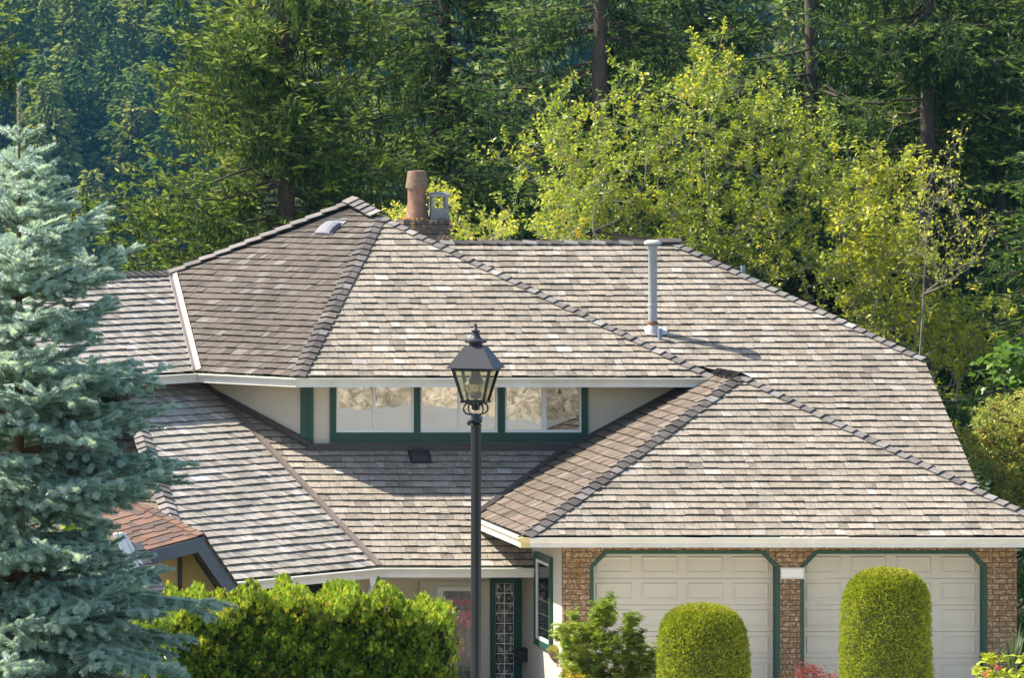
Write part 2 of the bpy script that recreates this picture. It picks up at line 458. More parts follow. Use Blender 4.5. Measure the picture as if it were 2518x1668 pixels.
# named points and planes of the house roof
ZE = 4.47
Cc = np.array((14.5, 98.4, ZE)); V0 = np.array((13.08, 99.977, ZE)); X0 = 21.12
U = Slope(Cc, 0); L1 = Slope(Cc, 48); L2 = Slope(V0, -45); RR = Slope((X0, 98.4, ZE), -90)
J = meet3(U, L1, RR)
A1 = J+(line2(L1, RR, J[1]+.8, 1)-J)+np.array((0, 0, .07))
Vt = line2(L1, L2, 104.0, 1)
MR = Slope((X0, 101.4, ZE), 0); XR = 25.3
RY = 105.06; RZ = MR.z(0, RY); XK = X0-(RZ-ZE)/T; XE = 21.87
P_ = Slope((0, 99, 3.33), 0); Qc = P_.ray(927, 1395); Q = Slope(Qc, -45)
GE = 2.33; GX = 17.145; GY = 93.0; GXR = 25.41
Gf = Slope((GX, GY, GE), 0); Gl = Slope((GX, GY, GE), 90); Gr = Slope((GXR, GY, GE), -90)
AP = np.array(((GX+GXR)/2, GY+(GXR-GX)/2, GE+T*(GXR-GX)/2))
Wy = 99.0                                              # upper front wall

house = empty('house', (19, 97, -.4), 'large cream and brick house with weathered cedar shake hip roofs and green trim', 'house')

def slope(name, sl, polys, pal, seed, label=None):
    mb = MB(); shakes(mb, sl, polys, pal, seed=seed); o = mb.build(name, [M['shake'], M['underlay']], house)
    if label: o['label'] = label
    return o
eaveL2 = V0+np.array((-1, -1, 0))*.7071*7
ridL2 = Vt+np.array((-1, -1, 0))*.7071*7
backA = A1+np.array((-.4, 5, -2.6)); backV = Vt+np.array((-2.5, 4, -2))
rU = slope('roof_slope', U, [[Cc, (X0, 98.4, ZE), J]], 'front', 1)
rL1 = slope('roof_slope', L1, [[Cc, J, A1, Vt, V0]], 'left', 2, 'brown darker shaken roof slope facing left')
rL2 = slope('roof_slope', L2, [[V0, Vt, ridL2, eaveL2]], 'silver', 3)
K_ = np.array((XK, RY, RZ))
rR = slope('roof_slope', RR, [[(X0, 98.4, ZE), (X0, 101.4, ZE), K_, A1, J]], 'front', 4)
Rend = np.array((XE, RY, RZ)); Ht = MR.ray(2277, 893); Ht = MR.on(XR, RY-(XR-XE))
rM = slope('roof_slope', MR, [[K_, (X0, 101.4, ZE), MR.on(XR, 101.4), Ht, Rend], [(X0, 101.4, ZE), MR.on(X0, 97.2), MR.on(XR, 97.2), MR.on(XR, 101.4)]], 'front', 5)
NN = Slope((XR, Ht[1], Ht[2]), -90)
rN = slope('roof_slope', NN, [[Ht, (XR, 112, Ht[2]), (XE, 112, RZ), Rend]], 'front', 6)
mb = MB()       # the far slopes that face away
mb.poly([A1, backA, backV, Vt]); mb.poly([Vt, backV, ridL2+np.array((-2, 4, -2)), ridL2]); mb.poly([A1, K_, K_+np.array((0, 5, -2.7)), backA])
mb.poly([K_, Rend, (XE, RY+7, RZ-7*T), (XK, RY+7, RZ-7*T)])
mb.build('rear_roof_slope', M['shake'], house)
# lower roofs
vpt = line2(Gl, P_, 99.0, 1)                            # valley top at the wall
vlo = line2(Gl, P_, 97.13, 1)
Ql = Q.p+np.array((-1, -1, 0))*.7071*4.62               # left end of the lower eave
Qh = Q.ray(384, 1174); hd = (Qh-Ql); Qtop = Ql+hd*2.3
W1d = np.array((-.669, .743)); Wc = np.array((14.74, Wy))
def w1(t): return np.array((Wc[0]+W1d[0]*t, Wc[1]+W1d[1]*t))
# valley P/Q from the eave corner back to wall W1
pq = line2(P_, Q, 99.0, 1)
def pq_at(y): return line2(P_, Q, y, 1)
def wall_hit(f):            # W1 ∩ valley
    lo, hi = 98.0, 103.0
    for _ in range(50):
        m = (lo+hi)/2; p = f(m); s = (p[0]-Wc[0])*W1d[1]-(p[1]-Wc[1])*W1d[0]
        if s*((f(98.0)[0]-Wc[0])*W1d[1]-(f(98.0)[1]-Wc[1])*W1d[0]) > 0: lo = m
        else: hi = m
    return f(lo)
pqw = wall_hit(pq_at)
tq = 3.4; w1e = w1(tq)
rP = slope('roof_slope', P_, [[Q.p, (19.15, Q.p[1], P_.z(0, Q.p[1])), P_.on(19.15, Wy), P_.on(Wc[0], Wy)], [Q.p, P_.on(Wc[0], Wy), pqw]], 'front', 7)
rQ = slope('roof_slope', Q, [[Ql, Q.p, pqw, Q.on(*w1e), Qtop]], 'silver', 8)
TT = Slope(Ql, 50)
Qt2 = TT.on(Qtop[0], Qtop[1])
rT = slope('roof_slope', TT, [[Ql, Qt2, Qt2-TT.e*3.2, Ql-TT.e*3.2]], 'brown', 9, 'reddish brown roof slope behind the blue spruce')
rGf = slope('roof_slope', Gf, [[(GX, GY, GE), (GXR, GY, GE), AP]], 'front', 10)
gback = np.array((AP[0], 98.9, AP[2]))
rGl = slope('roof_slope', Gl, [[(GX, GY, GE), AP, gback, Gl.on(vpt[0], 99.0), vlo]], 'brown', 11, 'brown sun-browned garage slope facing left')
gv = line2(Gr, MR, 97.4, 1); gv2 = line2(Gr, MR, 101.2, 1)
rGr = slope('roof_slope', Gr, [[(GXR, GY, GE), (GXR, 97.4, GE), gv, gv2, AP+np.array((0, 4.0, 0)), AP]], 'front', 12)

# hip and ridge caps
def cap(p0, p1, a, b, pal, parent, seed, step=.2, w=.125, lift=.02):
    mb = MB(); caps(mb, p0, p1, a, b, pal, step, w, seed, lift); return mb.build('ridge_cap', M['shake'], parent)
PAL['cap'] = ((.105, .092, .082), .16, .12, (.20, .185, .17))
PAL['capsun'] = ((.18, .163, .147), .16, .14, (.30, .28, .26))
BK = Slope(A1, 180); BM = Slope(Rend, 180); BV = Slope(Vt, 150)
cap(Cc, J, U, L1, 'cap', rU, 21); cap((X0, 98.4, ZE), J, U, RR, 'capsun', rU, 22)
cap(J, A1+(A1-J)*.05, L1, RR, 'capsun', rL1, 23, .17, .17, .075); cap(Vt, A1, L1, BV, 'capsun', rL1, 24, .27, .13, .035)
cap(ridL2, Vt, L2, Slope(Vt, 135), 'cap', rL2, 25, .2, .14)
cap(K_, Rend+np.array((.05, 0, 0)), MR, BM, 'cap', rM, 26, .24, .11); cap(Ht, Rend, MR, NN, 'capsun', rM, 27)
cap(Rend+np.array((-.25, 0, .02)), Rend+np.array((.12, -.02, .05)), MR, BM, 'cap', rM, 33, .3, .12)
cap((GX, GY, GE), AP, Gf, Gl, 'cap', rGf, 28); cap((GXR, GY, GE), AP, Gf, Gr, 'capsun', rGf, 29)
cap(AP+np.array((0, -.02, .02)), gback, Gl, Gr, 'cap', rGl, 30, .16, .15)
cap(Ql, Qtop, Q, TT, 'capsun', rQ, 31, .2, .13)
# valley and wall flashings
mb = MB()
strip(mb, V0, Vt, L1, (1, 0, 0), .10, .030); strip(mb, V0, Vt, L2, (-1, 0, 0), .075, .030)
mb.build('valley_flashing', M['flash'], house)
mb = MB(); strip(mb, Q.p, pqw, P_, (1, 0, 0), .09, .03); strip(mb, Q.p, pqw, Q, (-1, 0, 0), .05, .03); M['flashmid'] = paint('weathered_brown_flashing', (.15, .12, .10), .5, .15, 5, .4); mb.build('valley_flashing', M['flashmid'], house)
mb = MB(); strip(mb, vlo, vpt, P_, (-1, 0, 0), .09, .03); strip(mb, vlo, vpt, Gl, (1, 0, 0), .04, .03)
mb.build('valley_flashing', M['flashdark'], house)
mb = MB()
mb.box((Wc[0]-.03, Wy-.16, 3.25), (vpt[0], Wy-.005, 3.37))                       # apron flashing under the windows
o0 = P_.on(*w1(0)); o1 = pqw; o2 = Q.on(*w1(3.0))
wn_ = np.array((-.743, -.669, 0))
for a, b in ((o0+np.array((.08, -.1, 0)), o1), (o1, o2)):
    mb.obox(a+wn_*.09-np.array((0, 0, .01)), b-a, -wn_*.085, (0, 0, .085))
g0 = Gl.on(vpt[0], Wy); g1 = Gl.on(21.0, Wy)
mb.obox(g0+np.array((0, -.05, 0)), g1-g0, (0, .045, 0), (0, 0, .06))
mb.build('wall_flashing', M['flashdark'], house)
# rake board of the right edge
mb = MB(); ra, rb = Ht, MR.on(XR, 97.2)
mb.obox(ra+np.array((-.03, 0, -.19)), rb-ra, (.03, 0, 0), (0, 0, .17)); mb.build('rake_board', M['flash'], house)

# ------------------------------------------------------------------ gutters
GP = [(.012, -.008), (.128, -.008), (.128, -.026), (.116, -.034), (.088, -.088), (.090, -.150), (.012, -.150)]
def gutter(path, name='gutter'):
    mb = MB(); mb.extrude(GP, path); return mb.build(name, M['gutter'], house)
g_up = gutter([eaveL2+np.array((0, 0, -.01)), V0+np.array((0, 0, -.01)), Cc+np.array((0, 0, -.01)), np.array((X0-.05, 98.4, ZE-.01))])
ez = P_.z(0, Q.p[1])
g_lo = gutter([Ql+np.array((0, 0, -.01)), Q.p+np.array((0, 0, -.01)), np.array((17.82, Q.p[1], ez-.01))])
g_ga = gutter([np.array((GX, vlo[1]+.0, GE-.01)), np.array((GX, GY, GE-.01)), np.array((GXR+.3, GY, GE-.01))])
def joint(p, d1, d2):
    mb = MB(); GPo = [(a+(.004 if a > .05 else 0), z-(.003 if z < -.1 else -.003)) for a, z in GP]
    p = np.array(p); mb.extrude(GPo, [p-np.array(d1)*.045, p, p+np.array(d2)*.045]); return mb
r2 = .7071
joint(V0+np.array((0, 0, -.01)), (r2, r2, 0), (.669, -.743, 0)).build('gutter_joint', M['caulk'], g_up)
joint((GX, GY, GE-.01), (0, -1, 0), (1, 0, 0)).build('gutter_joint', M['caulk'], g_ga)
# downspout at the lower corner
mb = MB(); ds = Q.p+np.array((-.1, -.18, -.15))
mb.tube([ds, ds+np.array((0, 0, -.12)), ds+np.array((-.10, .25, -.40)), ds+np.array((-.10, .25, -2.0))], .045, 10)
mb.lathe([(.075, 0), (.07, -.03), (.045, -.14)], ds, 4, ph=.5); mb.build('downspout', M['white'], g_lo, True)
# soffits
mb = MB()
zs = ZE-.155
mb.poly([Cc+np.array((0, 0, -.155)), (X0, 98.4, zs), (X0, 99.6, zs), (Wc[0], 99.6, zs)]); mb.poly([Cc+np.array((0, 0, -.155)), (Wc[0], 99.6, zs), (w1(2.5)[0]+.3, w1(2.5)[1]+.3, zs), V0+np.array((0, 0, -.155))])
mb.poly([V0+np.array((0, 0, -.155)), eaveL2+np.array((0, 0, -.155)), eaveL2+np.array((-.6, .6, -.155)), V0+np.array((-.0, .9, -.155))])
zl = ez-.155
mb.poly([(Q.p[0], Q.p[1], zl), (17.83, Q.p[1], zl), (17.83, 97.4, zl), (Q.p[0]-.7, 97.4, zl)]); mb.poly([(Ql[0], Ql[1], zl), (Q.p[0], Q.p[1], zl), (Q.p[0]-.7, 97.4, zl), (Ql[0]-1, Ql[1]+1, zl)])
zg = GE-.155
mb.poly([(GX, GY, zg), (GXR, GY, zg), (GXR, 93.9, zg), (GX, 93.9, zg)]); mb.poly([(GX, 93.9, zg), (17.95, 93.9, zg), (17.95, 97.2, zg), (GX, 97.2, zg)]); mb.poly([(24.6, 93.9, zg), (GXR, 93.9, zg), (GXR, 97.4, zg), (24.6, 97.4, zg)])
mb.build('soffit', M['soffit'], house)

# ------------------------------------------------------------------ walls
GR = -.4
yb = 93.66; xl, xr = 17.835, 24.73
mb = MB()
mb.box((xl, 93.79, GR), (xl+.15, 97.13, GE-.02)); mb.box((Wc[0], Wy, 3.0), (15.13, Wy+.12, zs)); mb.box((xat(1445, Wy), Wy, 3.0), (X0+.1, Wy+.12, zs)); mb.box((15.13, Wy, 3.0), (xat(1445, Wy), Wy+.12, 3.40))
a = w1(0); b = w1(3.2)
mb.obox((a[0], a[1], 2.9), (b[0]-a[0], b[1]-a[1], 0), (.09, .08, 0), (0, 0, zs-2.9))
a2 = w1(3.2); mb.obox((a2[0], a2[1], 3), (-4, -4, 0), (-.09, .09, 0), (0, 0, zs-3))
mb.box((15.0, 97.13, GR), (xl, 97.25, zl))                                   # entry wall
mb.obox((15.0, 97.13, GR), (-3.3, -3.3, 0), (-.08, .08, 0), (0, 0, zl-GR))      # wall under the lower angled roof
mb.box((xr-.02, 93.79, GR), (xr, 97.6, GE-.02))
mb.box((XR-.25, 98, GR), (XR-.2, 111, 2.4)); 
mb.build('stucco_wall', M['stucco'], house)
# garage brick front with two chamfered openings
openings = []
mb = MB(); zt = 2.06; zch = .23
for x0, x1 in ((18.25, 21.12), (21.45, 24.27)): openings.append([(x0, GR), (x0, zt-zch), (x0+zch, zt), (x1-zch, zt), (x1, zt-zch), (x1, GR)])
ztop = GE-.15
def plate(pts, y0, y1):
    n = len(pts); v = [(x, y0, z) for x, z in pts]+[(x, y1, z) for x, z in pts]
    mb.mesh(v, [tuple(range(n)), tuple(range(2*n-1, n-1, -1))]+[(i, i+n, (i+1) % n+n, (i+1) % n) for i in range(n)])
plate([(xl, GR), (18.25, GR), (18.25, zt-zch), (18.25+zch, zt), (18.25+zch, ztop), (xl, ztop)], yb, yb+.12)
plate([(18.25+zch, zt), (21.12-zch, zt), (21.12-zch, ztop), (18.25+zch, ztop)], yb, yb+.12)
plate([(21.12, GR), (21.45, GR), (21.45, zt-zch), (21.45+zch, zt), (21.45+zch, ztop), (21.12-zch, ztop), (21.12-zch, zt), (21.12, zt-zch)], yb, yb+.12)
plate([(21.45+zch, zt), (24.27-zch, zt), (24.27-zch, ztop), (21.45+zch, ztop)], yb, yb+.12)
plate([(24.27, GR), (xr, GR), (xr, ztop), (24.27-zch, ztop), (24.27-zch, zt), (24.27, zt-zch)], yb, yb+.12)
mb.build('brick_wall', M['brick'], house)
# garage doors
for k, op in enumerate(openings):
    x0, x1 = op[0][0]+.05, op[5][0]-.05
    mb = MB(); yd = 93.86; zb = GR; zt2 = zt-.03
    ncol, nrow = 4, 6; hs = (zt2-zb)/nrow; cw = (x1-x0)/ncol
    for r in range(nrow):
        za, zc = zb+r*hs+.003, zb+(r+1)*hs-.003
        mb.box((x0, yd, za), (x1, yd+.05, zc))
        for c in range(ncol):
            xa, xb = x0+c*cw+.07, x0+(c+1)*cw-.07
            pa, pb = za+.065, zc-.065
            s = .026; dpt = .013
            o = [(xa, yd-.001, pa), (xb, yd-.001, pa), (xb, yd-.001, pb), (xa, yd-.001, pb)]
            i1 = [(xa+.012, yd-dpt, pa+.012), (xb-.012, yd-dpt, pa+.012), (xb-.012, yd-dpt, pb-.012), (xa+.012, yd-dpt, pb-.012)]
            i2 = [(xa+s, yd-dpt, pa+s), (xb-s, yd-dpt, pa+s), (xb-s, yd-dpt, pb-s), (xa+s, yd-dpt, pb-s)]
            s3 = s+.022; i3 = [(xa+s3, yd-.003, pa+s3), (xb-s3, yd-.003, pa+s3), (xb-s3, yd-.003, pb-s3), (xa+s3, yd-.003, pb-s3)]
            mb.mesh(o+i1+i2+i3, [(j+4*q, (j+1) % 4+4*q, (j+1) % 4+4*q+4, j+4*q+4) for q in range(3) for j in range(4)]+[(12, 13, 14, 15)])
    gd = mb.build('garage_door', M['door'], house)
    mb = MB(); inn = [(min(max(x, op[0][0]+.045), op[5][0]-.045), z) for x, z in op]
    inn = [(op[0][0]+.045, GR), (op[0][0]+.045, zt-zch-.02), (op[2][0]+.02, zt-.045), (op[3][0]-.02, zt-.045), (op[5][0]-.045, zt-zch-.02), (op[5][0]-.045, GR)]
    out = [(op[0][0]-.008, GR), (op[0][0]-.008, zt-zch+.003), (op[2][0]-.003, zt+.008), (op[3][0]+.003, zt+.008), (op[5][0]+.008, zt-zch+.003), (op[5][0]+.008, GR)]
    y0, y1 = yb-.018, 93.90
    for i in range(5):
        v = [(out[i][0], y0, out[i][1]), (out[i+1][0], y0, out[i+1][1]), (inn[i+1][0], y0, inn[i+1][1]), (inn[i][0], y0, inn[i][1])]
        v += [(x, y1, z) for x, _, z in v]
        mb.mesh(v, [(0, 1, 2, 3), (7, 6, 5, 4), (0, 4, 5, 1), (3, 2, 6, 7)])
    mb.build('door_trim', M['green'], gd)

# ------------------------------------------------------------------ upper windows
ztw = zs
zsil = zat(1064, Wy); zgb = zat(1089, Wy)
def vert(u0, u1, mbb, y0=Wy-.035, y1=Wy+.02): mbb.box((xat(u0, Wy), y0, zgb), (xat(u1, Wy), y1, ztw-.002))
mb = MB(); mb.box((xat(744, Wy)-.03, Wy-.03, 3.18), (xat(757, Wy), Wy+.05, ztw-.002)); mb.box((xat(757, Wy), Wy-.045, 3.18), (xat(770, Wy), Wy-.001, ztw-.002)); mb.build('corner_board', M['green'], house)
wins = [(826, 1017, 920), (1033, 1223, 1129), (1241, 1429, 1335)]
for k, (ua, ub, um) in enumerate(wins):
    x0, x1, xm = xat(ua, Wy), xat(ub, Wy), xat(um, Wy)
    gl_ = (811, 1017, 1223)[k]; gr_ = (1025, 1232, 1445)[k]
    mb = MB(); xa = xat(gl_ if k == 0 else gl_+8, Wy); xb = xat(gr_, Wy)
    mb.box((xa, Wy-.04, zgb), (x0, Wy+.10, ztw-.002)); mb.box((x1, Wy-.04, zgb), (xb, Wy+.10, ztw-.002)); mb.box((x0, Wy-.036, zgb), (x1, Wy+.10, zsil-.001))
    w = mb.build('window', M['green'], house)
    mb = MB(); t = .032
    mb.box((x0, Wy-.025, zsil), (x1, Wy+.04, zsil+.045)); mb.box((x0, Wy-.02, zsil+.045), (x0+t, Wy+.04, ztw-.003)); mb.box((x1-t, Wy-.02, zsil+.045), (x1, Wy+.04, ztw-.003)); mb.box((xm-.022, Wy-.01, zsil+.045), (xm+.022, Wy+.04, ztw-.003))
    if k == 2: mb.box((xm+.022, Wy-.006, zsil+.045), (xm+.055, Wy+.01, ztw-.003))
    mb.build('frame', M['white'], w)
    tl = .0185*(ztw-zsil)*1.0                    # the panes lean back a little
    for s, (a, b) in enumerate(((x0+t, xm-.022), (xm+.022, x1-t))):
        mb = MB(); z0, z1 = zsil+.045, ztw-.003
        mb.poly([(a, Wy+.004, z0), (b, Wy+.004, z0), (b, Wy+.004+tl, z1), (a, Wy+.004+tl, z1)])
        mb.build('pane', M['pane2'] if (k == 2 and s == 1) else M['pane'], w)
    mb = MB()
    mb.box((x0+t, Wy+.07, zsil+.03), (xm, Wy+.08, ztw-.003), 0); mb.box((xm, Wy+.07, zsil+.03), (x1-t, Wy+.08, ztw-.003), 1 if k == 2 else 0)
    mb.build('blind', [M['blind'], M['dark']], w)

# garage side window
mb = MB(); ya, yc = 94.47, 95.80; za, zc = .445, 1.89; xw = xl
t = .10
for (y0, y1, z0, z1) in ((ya, yc, za, za+t), (ya, yc, zc-t, zc), (ya, ya+t, za+t, zc-t), (yc-t, yc, za+t, zc-t)): mb.box((xw-.055, y0, z0), (xw-.002, y1, z1))
sw = mb.build('window', M['green'], house)
mb = MB(); t2 = .05
for (y0, y1, z0, z1) in ((ya+t, yc-t, za+t, za+t+t2), (ya+t, yc-t, zc-t-t2, zc-t), (ya+t, ya+t+t2, za+t+t2, zc-t-t2), (yc-t-t2, yc-t, za+t+t2, zc-t-t2)): mb.box((xw-.04, y0, z0), (xw-.003, y1, z1))
mb.build('frame', M['white'], sw)
mb = MB(); mb.poly([(xw-.02, ya+t+t2, za+t+t2), (xw-.02, yc-t-t2, za+t+t2), (xw-.02, yc-t-t2, zc-t-t2), (xw-.02, ya+t+t2, zc-t-t2)]); mb.build('pane', M['pane2'], sw)
mb = MB(); mb.box((xw-.012, ya+t+t2, za+t+t2), (xw-.004, yc-t-t2, zc-t-t2), 0)
for q in range(5): zz = za+.28+q*.22; mb.box((xw-.0125, ya+.2, zz), (xw-.0115, yc-.2, zz+.012), 1)
mb.build('blind', [M['dark'], M['blind']], sw)

# ------------------------------------------------------------------ entry: door, glass blocks
ye = 97.13
x0, x1 = xat(1205, ye-.05), xat(1282, ye-.05)-.005; ztg = zat(1423, ye)
mb = MB(); gx0, gx1 = x0+.085, x1-.115
mb.box((x0, ye-.06, GR), (gx0, ye-.002, ztg)); mb.box((gx1, ye-.06, GR), (x1, ye-.002, ztg)); mb.box((gx0, ye-.06, ztg-.075), (gx1, ye-.002, ztg))
gbw = mb.build('window', M['green'], house); gbw['label'] = 'tall glass block sidelight in a dark green frame'
mb = MB(); xm = (gx0+gx1)/2; hb = .159; z = ztg-.075; blocks = MB()
mb.box((gx0, ye-.03, GR), (gx1, ye-.004, ztg-.075)); mb.build('mortar', M['white'], gbw)
while z-hb > GR:
    for a, b in ((gx0, xm), (xm, gx1)):
        a_, b_, z0, z1 = a+.008, b-.008, z-hb+.008, z-.008
        s = .022
        o = [(a_, ye-.032, z0), (b_, ye-.032, z0), (b_, ye-.032, z1), (a_, ye-.032, z1)]
        i = [(a_+s, ye-.045, z0+s), (b_-s, ye-.045, z0+s), (b_-s, ye-.045, z1-s), (a_+s, ye-.045, z1-s)]
        blocks.mesh(o+i, [(j, (j+1) % 4, (j+1) % 4+4, j+4) for j in range(4)]+[(4, 5, 6, 7)])
    z -= hb
m, nt, p = mat('glass_block'); n1 = noise(nt, mapping(nt, coord(nt), (14, 14, 9)), 1, 3, .6)
nt.links.new(ramp(nt, n1, [(.40, (.012, .013, .012)), (.52, (.10, .10, .085)), (.60, (.42, .40, .33))]), p.inputs['Base Color']); p.inputs['Roughness'].default_value = .08; p.inputs['Specular IOR Level'].default_value = .8
bump(nt, p, n1, .8, .02)
blocks.build('glass_block', m, gbw)
# front door with leaded glass
dx0, dx1 = xat(1075, ye), xat(1182, ye); zdt = zat(1445, ye)
mb = MB(); mb.box((dx0-.28, ye-.05, GR), (dx0, ye-.002, zdt+.10)); mb.box((dx1, ye-.075, GR), (dx1+.13, ye-.002, zdt+.10)); mb.box((dx0, ye-.05, zdt), (dx1, ye-.002, zdt+.10))
mb.box((15.6, ye-.03, zdt+.10), (x0-.01, ye-.002, zl-.05))
mb.build('door_surround', M['door'], house)
mb = MB(); mb.box((dx0, ye-.04, GR), (dx0+.09, ye-.002, zdt)); mb.box((dx1-.09, ye-.04, GR), (dx1, ye-.002, zdt)); mb.box((dx0+.09, ye-.04, zdt-.06), (dx1-.09, ye-.002, zdt))
fd = mb.build('front_door', M['white'], house)
m, nt, p = mat('leaded_glass'); p.inputs['Roughness'].default_value = .12; p.inputs['Specular IOR Level'].default_value = .6
t_ = attr(nt, 'tint'); nt.links.new(mix(nt, t_, ramp(nt, noise(nt, coord(nt), 14, 4, .6), [(.35, (.6, .6, .6)), (.65, (1.5, 1.5, 1.5))]), 1, 'MULTIPLY'), p.inputs['Base Color'])
mb = MB(); ga, gb, gt = dx0+.09, dx1-.09, zdt-.06
mb.box((ga, ye-.014, GR), (gb, ye-.004, gt), 0, (.10, .10, .085))
rng = random.Random(5)
for i in range(8):
    xa = ga+.03+i*(gb-ga-.06)/8; mb.box((xa, ye-.016, gt-.24), (xa+.045, ye-.0145, gt-.13), 0, rng.choice(((.35, .03, .05), (.45, .08, .1), (.5, .4, .35), (.3, .02, .04))))
for i in range(16):       # red blossom shapes
    cx, cz = rng.uniform(ga+.1, gb-.08), gt-rng.uniform(.28, .95); r = rng.uniform(.05, .10); ph = rng.uniform(0, 6)
    pts = [(cx+r*cos(ph+q*1.05)*(1 if q % 2 else .6), ye-.016-i*.0004, cz+r*1.3*sin(ph+q*1.05)*(1 if q % 2 else .65)) for q in range(6)]
    mb.poly(pts[::-1], 0, rng.choice(((.42, .04, .08), (.5, .12, .16), (.33, .02, .05))))
mb.build('door_glass', m, fd)
mb = MB()
for xx in (ga+.035, ga+.065, ga+.20, ga+.23, (ga+gb)/2+.06, gb-.16, gb-.05): mb.box((xx, ye-.024, GR), (xx+.006, ye-.012, gt))
for zz in (gt-.05, gt-.115, gt-.26, gt-.6, gt-1.02, gt-1.25): mb.box((ga, ye-.025, zz), (gb, ye-.013, zz+.006))
mb.build('lead_came', M['pipe'], fd)
# green window band of the lower left wall, mostly behind the hedge
wd = np.array((-r2, -r2, 0)); wnn = np.array((r2, -r2, 0))
for (s0, s1), panes in (((.25, 1.1), ((.33, 1.02),)), ((1.5, 3.6), ((1.58, 2.5), (2.6, 3.52)))):
    mb = MB(); o = np.array((15.0, 97.13, 0))+wd*s0+wnn*.002
    mb.obox(o+np.array((0, 0, .35)), wd*(s1-s0), wnn*.04, (0, 0, zl-.08-.35))
    gw = mb.build('window', M['green'], house)
    for p0, p1 in panes:
        mb = MB(); o = np.array((15.0, 97.13, 0))+wd*p0+wnn*.044
        mb.obox(o+np.array((0, 0, .42)), wd*(p1-p0), wnn*.01, (0, 0, zl-.16-.42)); mb.build('pane', M['dark'], gw)

# ------------------------------------------------------------------ roof fittings
def pipe_prof(r, h): return [(r, 0), (r, h)]
vb = MR.ray(1605, 818); rp = .072
mb = MB(); yv = vb[1]; ztp = zat(598, yv)
mb.lathe([(rp, .16), (rp, .43), (rp+.006, .435), (rp+.006, .47), (rp, .475), (rp, ztp-vb[2]-.12), (rp+.006, ztp-vb[2]-.11), (rp+.004, ztp-vb[2]-.02), (rp-.01, ztp-vb[2])], vb, 24)
vp = mb.build('vent_pipe', M['pipe'], house, True); vp['label'] = 'tall grey flue pipe with a pale cap on the rear slope'
mb = MB(); mb.lathe([(.10, 0), (.14, .0), (.146, .03), (.12, .06), (.06, .075), (.0, .078)], (vb[0], vb[1], ztp-.02), 24); mb.build('cap', M['pipecap'], vp, True)
mb = MB(); mb.lathe([(.115, -.05), (.082, .13), (.074, .14)], vb, 24); mb.poly([MR.pt(*(MR.ab(vb)+np.array(q)), .035) for q in ((-.14, -.12), (.24, -.12), (.24, .12), (-.14, .12))]); mb.build('flashing', M['pipecap'], vp, True)
mb = MB(); mb.lathe([(.082, .125), (.092, .15), (.078, .185)], vb, 24); mb.build('collar', M['rust'], vp, True)
def small_pipe(p, r, h, label):
    mb = MB(); mb.lathe([(r, -.1), (r, h-.06), (r*1.18, h-.055), (r*1.18, h), (r*.8, h), (r*.8, h-.03)], p, 16); o = mb.build('vent_pipe', M['pvc'], house, True); o['label'] = label
small_pipe(MR.ray(1623, 838), .034, .20, 'short blue-grey pipe beside the tall flue')
pf = at(1827, 700, 104.6); small_pipe(pf, .036, .32, 'blue-grey pipe stub rising behind the right hip')
pf = at(1998, 775, 103.6); small_pipe(pf, .036, .13, 'pipe tip barely showing over the right hip')
def roof_vent(sl, u, v, w, h, matn, label):
    c = sl.ray(u, v); a0, b0 = sl.ab(c); mb = MB()
    pr = [(-.05, .05), (0, .09), (.12, .13), (.30, .12), (.40, .03)]
    vv = []; ff = []; n = 7
    for b, hh in pr:
        for i in range(n):
            s = -1+2*i/(n-1); vv.append(sl.pt(a0+s*w/2*(1 if b > -.01 else 1.04), b0+b*h, .02+hh*h*.95*(1-abs(s)**4*.35)))
    for i in range(len(pr)-1):
        for j in range(n-1): ff.append((i*n+j, i*n+j+1, (i+1)*n+j+1, (i+1)*n+j))
    k = len(vv)
    for i in range(n): q = np.array(vv[i]); vv.append(q-sl.n*.06*h*2)
    ff += [(j, k+j, k+j+1, j+1) for j in range(n-1)]
    for e in (0, n-1):
        for i in range(len(pr)-1):
            a, b = i*n+e, (i+1)*n+e; kk = len(vv); vv += [np.array(vv[a])-sl.n*.15*h, np.array(vv[b])-sl.n*.15*h]; ff.append((a, b, kk+1, kk))
    mb.mesh(vv, ff)
    mb.poly([sl.pt(a0+x*w*.62, b0+b, .031) for x, b in ((-1, -.05), (1, -.05), (1, .5*h), (-1, .5*h))])
    o = mb.build('roof_vent', matn, house, True); o['label'] = label
roof_vent(L1, 797, 577, .30, .85, M['metalvent'], 'pale metal roof vent on the brown left slope')
roof_vent(P_, 1035, 1138, .28, .75, M['darkvent'], 'dark roof vent in the shade below the upper windows')

# chimney behind the peak
yc = 105.6; mb = MB()
cx0, cx1 = xat(992, yc), xat(1108, yc); zt_ = zat(540, yc)
for i in range(14):
    o_ = (.03, .045, .015, .04)[i] if i < 4 else 0
    zz = zt_-.085*(i+1); mb.box((cx0-o_+.03, yc-o_, zz+.004), (cx1+o_-.02, yc+.6+o_, zz+.081))
    mb.box((cx0+.035, yc+.006, zz-.004), (cx1-.025, yc+.59, zz+.004), 1)
mb.box((cx0, yc+.01, 4), (cx1-.01, yc+.59, zt_-.085*14))
ch = mb.build('chimney', [M['sootbrick'], M['underlay']], house)
mb = MB(); s = 15150/105.9; pc = np.array((xat(1025, 105.9), 105.9, zt_))
mb.lathe([(.215, 0), (.20, .03), (.17, .18), (.155, .28), (.157, .36), (.157, .54), (.14, .54)], pc, 28); pot = mb.build('chimney_pot', M['clay'], ch, True); pot['label'] = 'round terracotta pot with a rough clay hood'
mb = MB(); v = []; 
mb.lathe([(.19, .535), (.192, .56), (.158, .80), (.150, .83), (.11, .835)], pc, 28); mb.build('pot_hood', M['roughclay'], pot, True)
mb = MB()
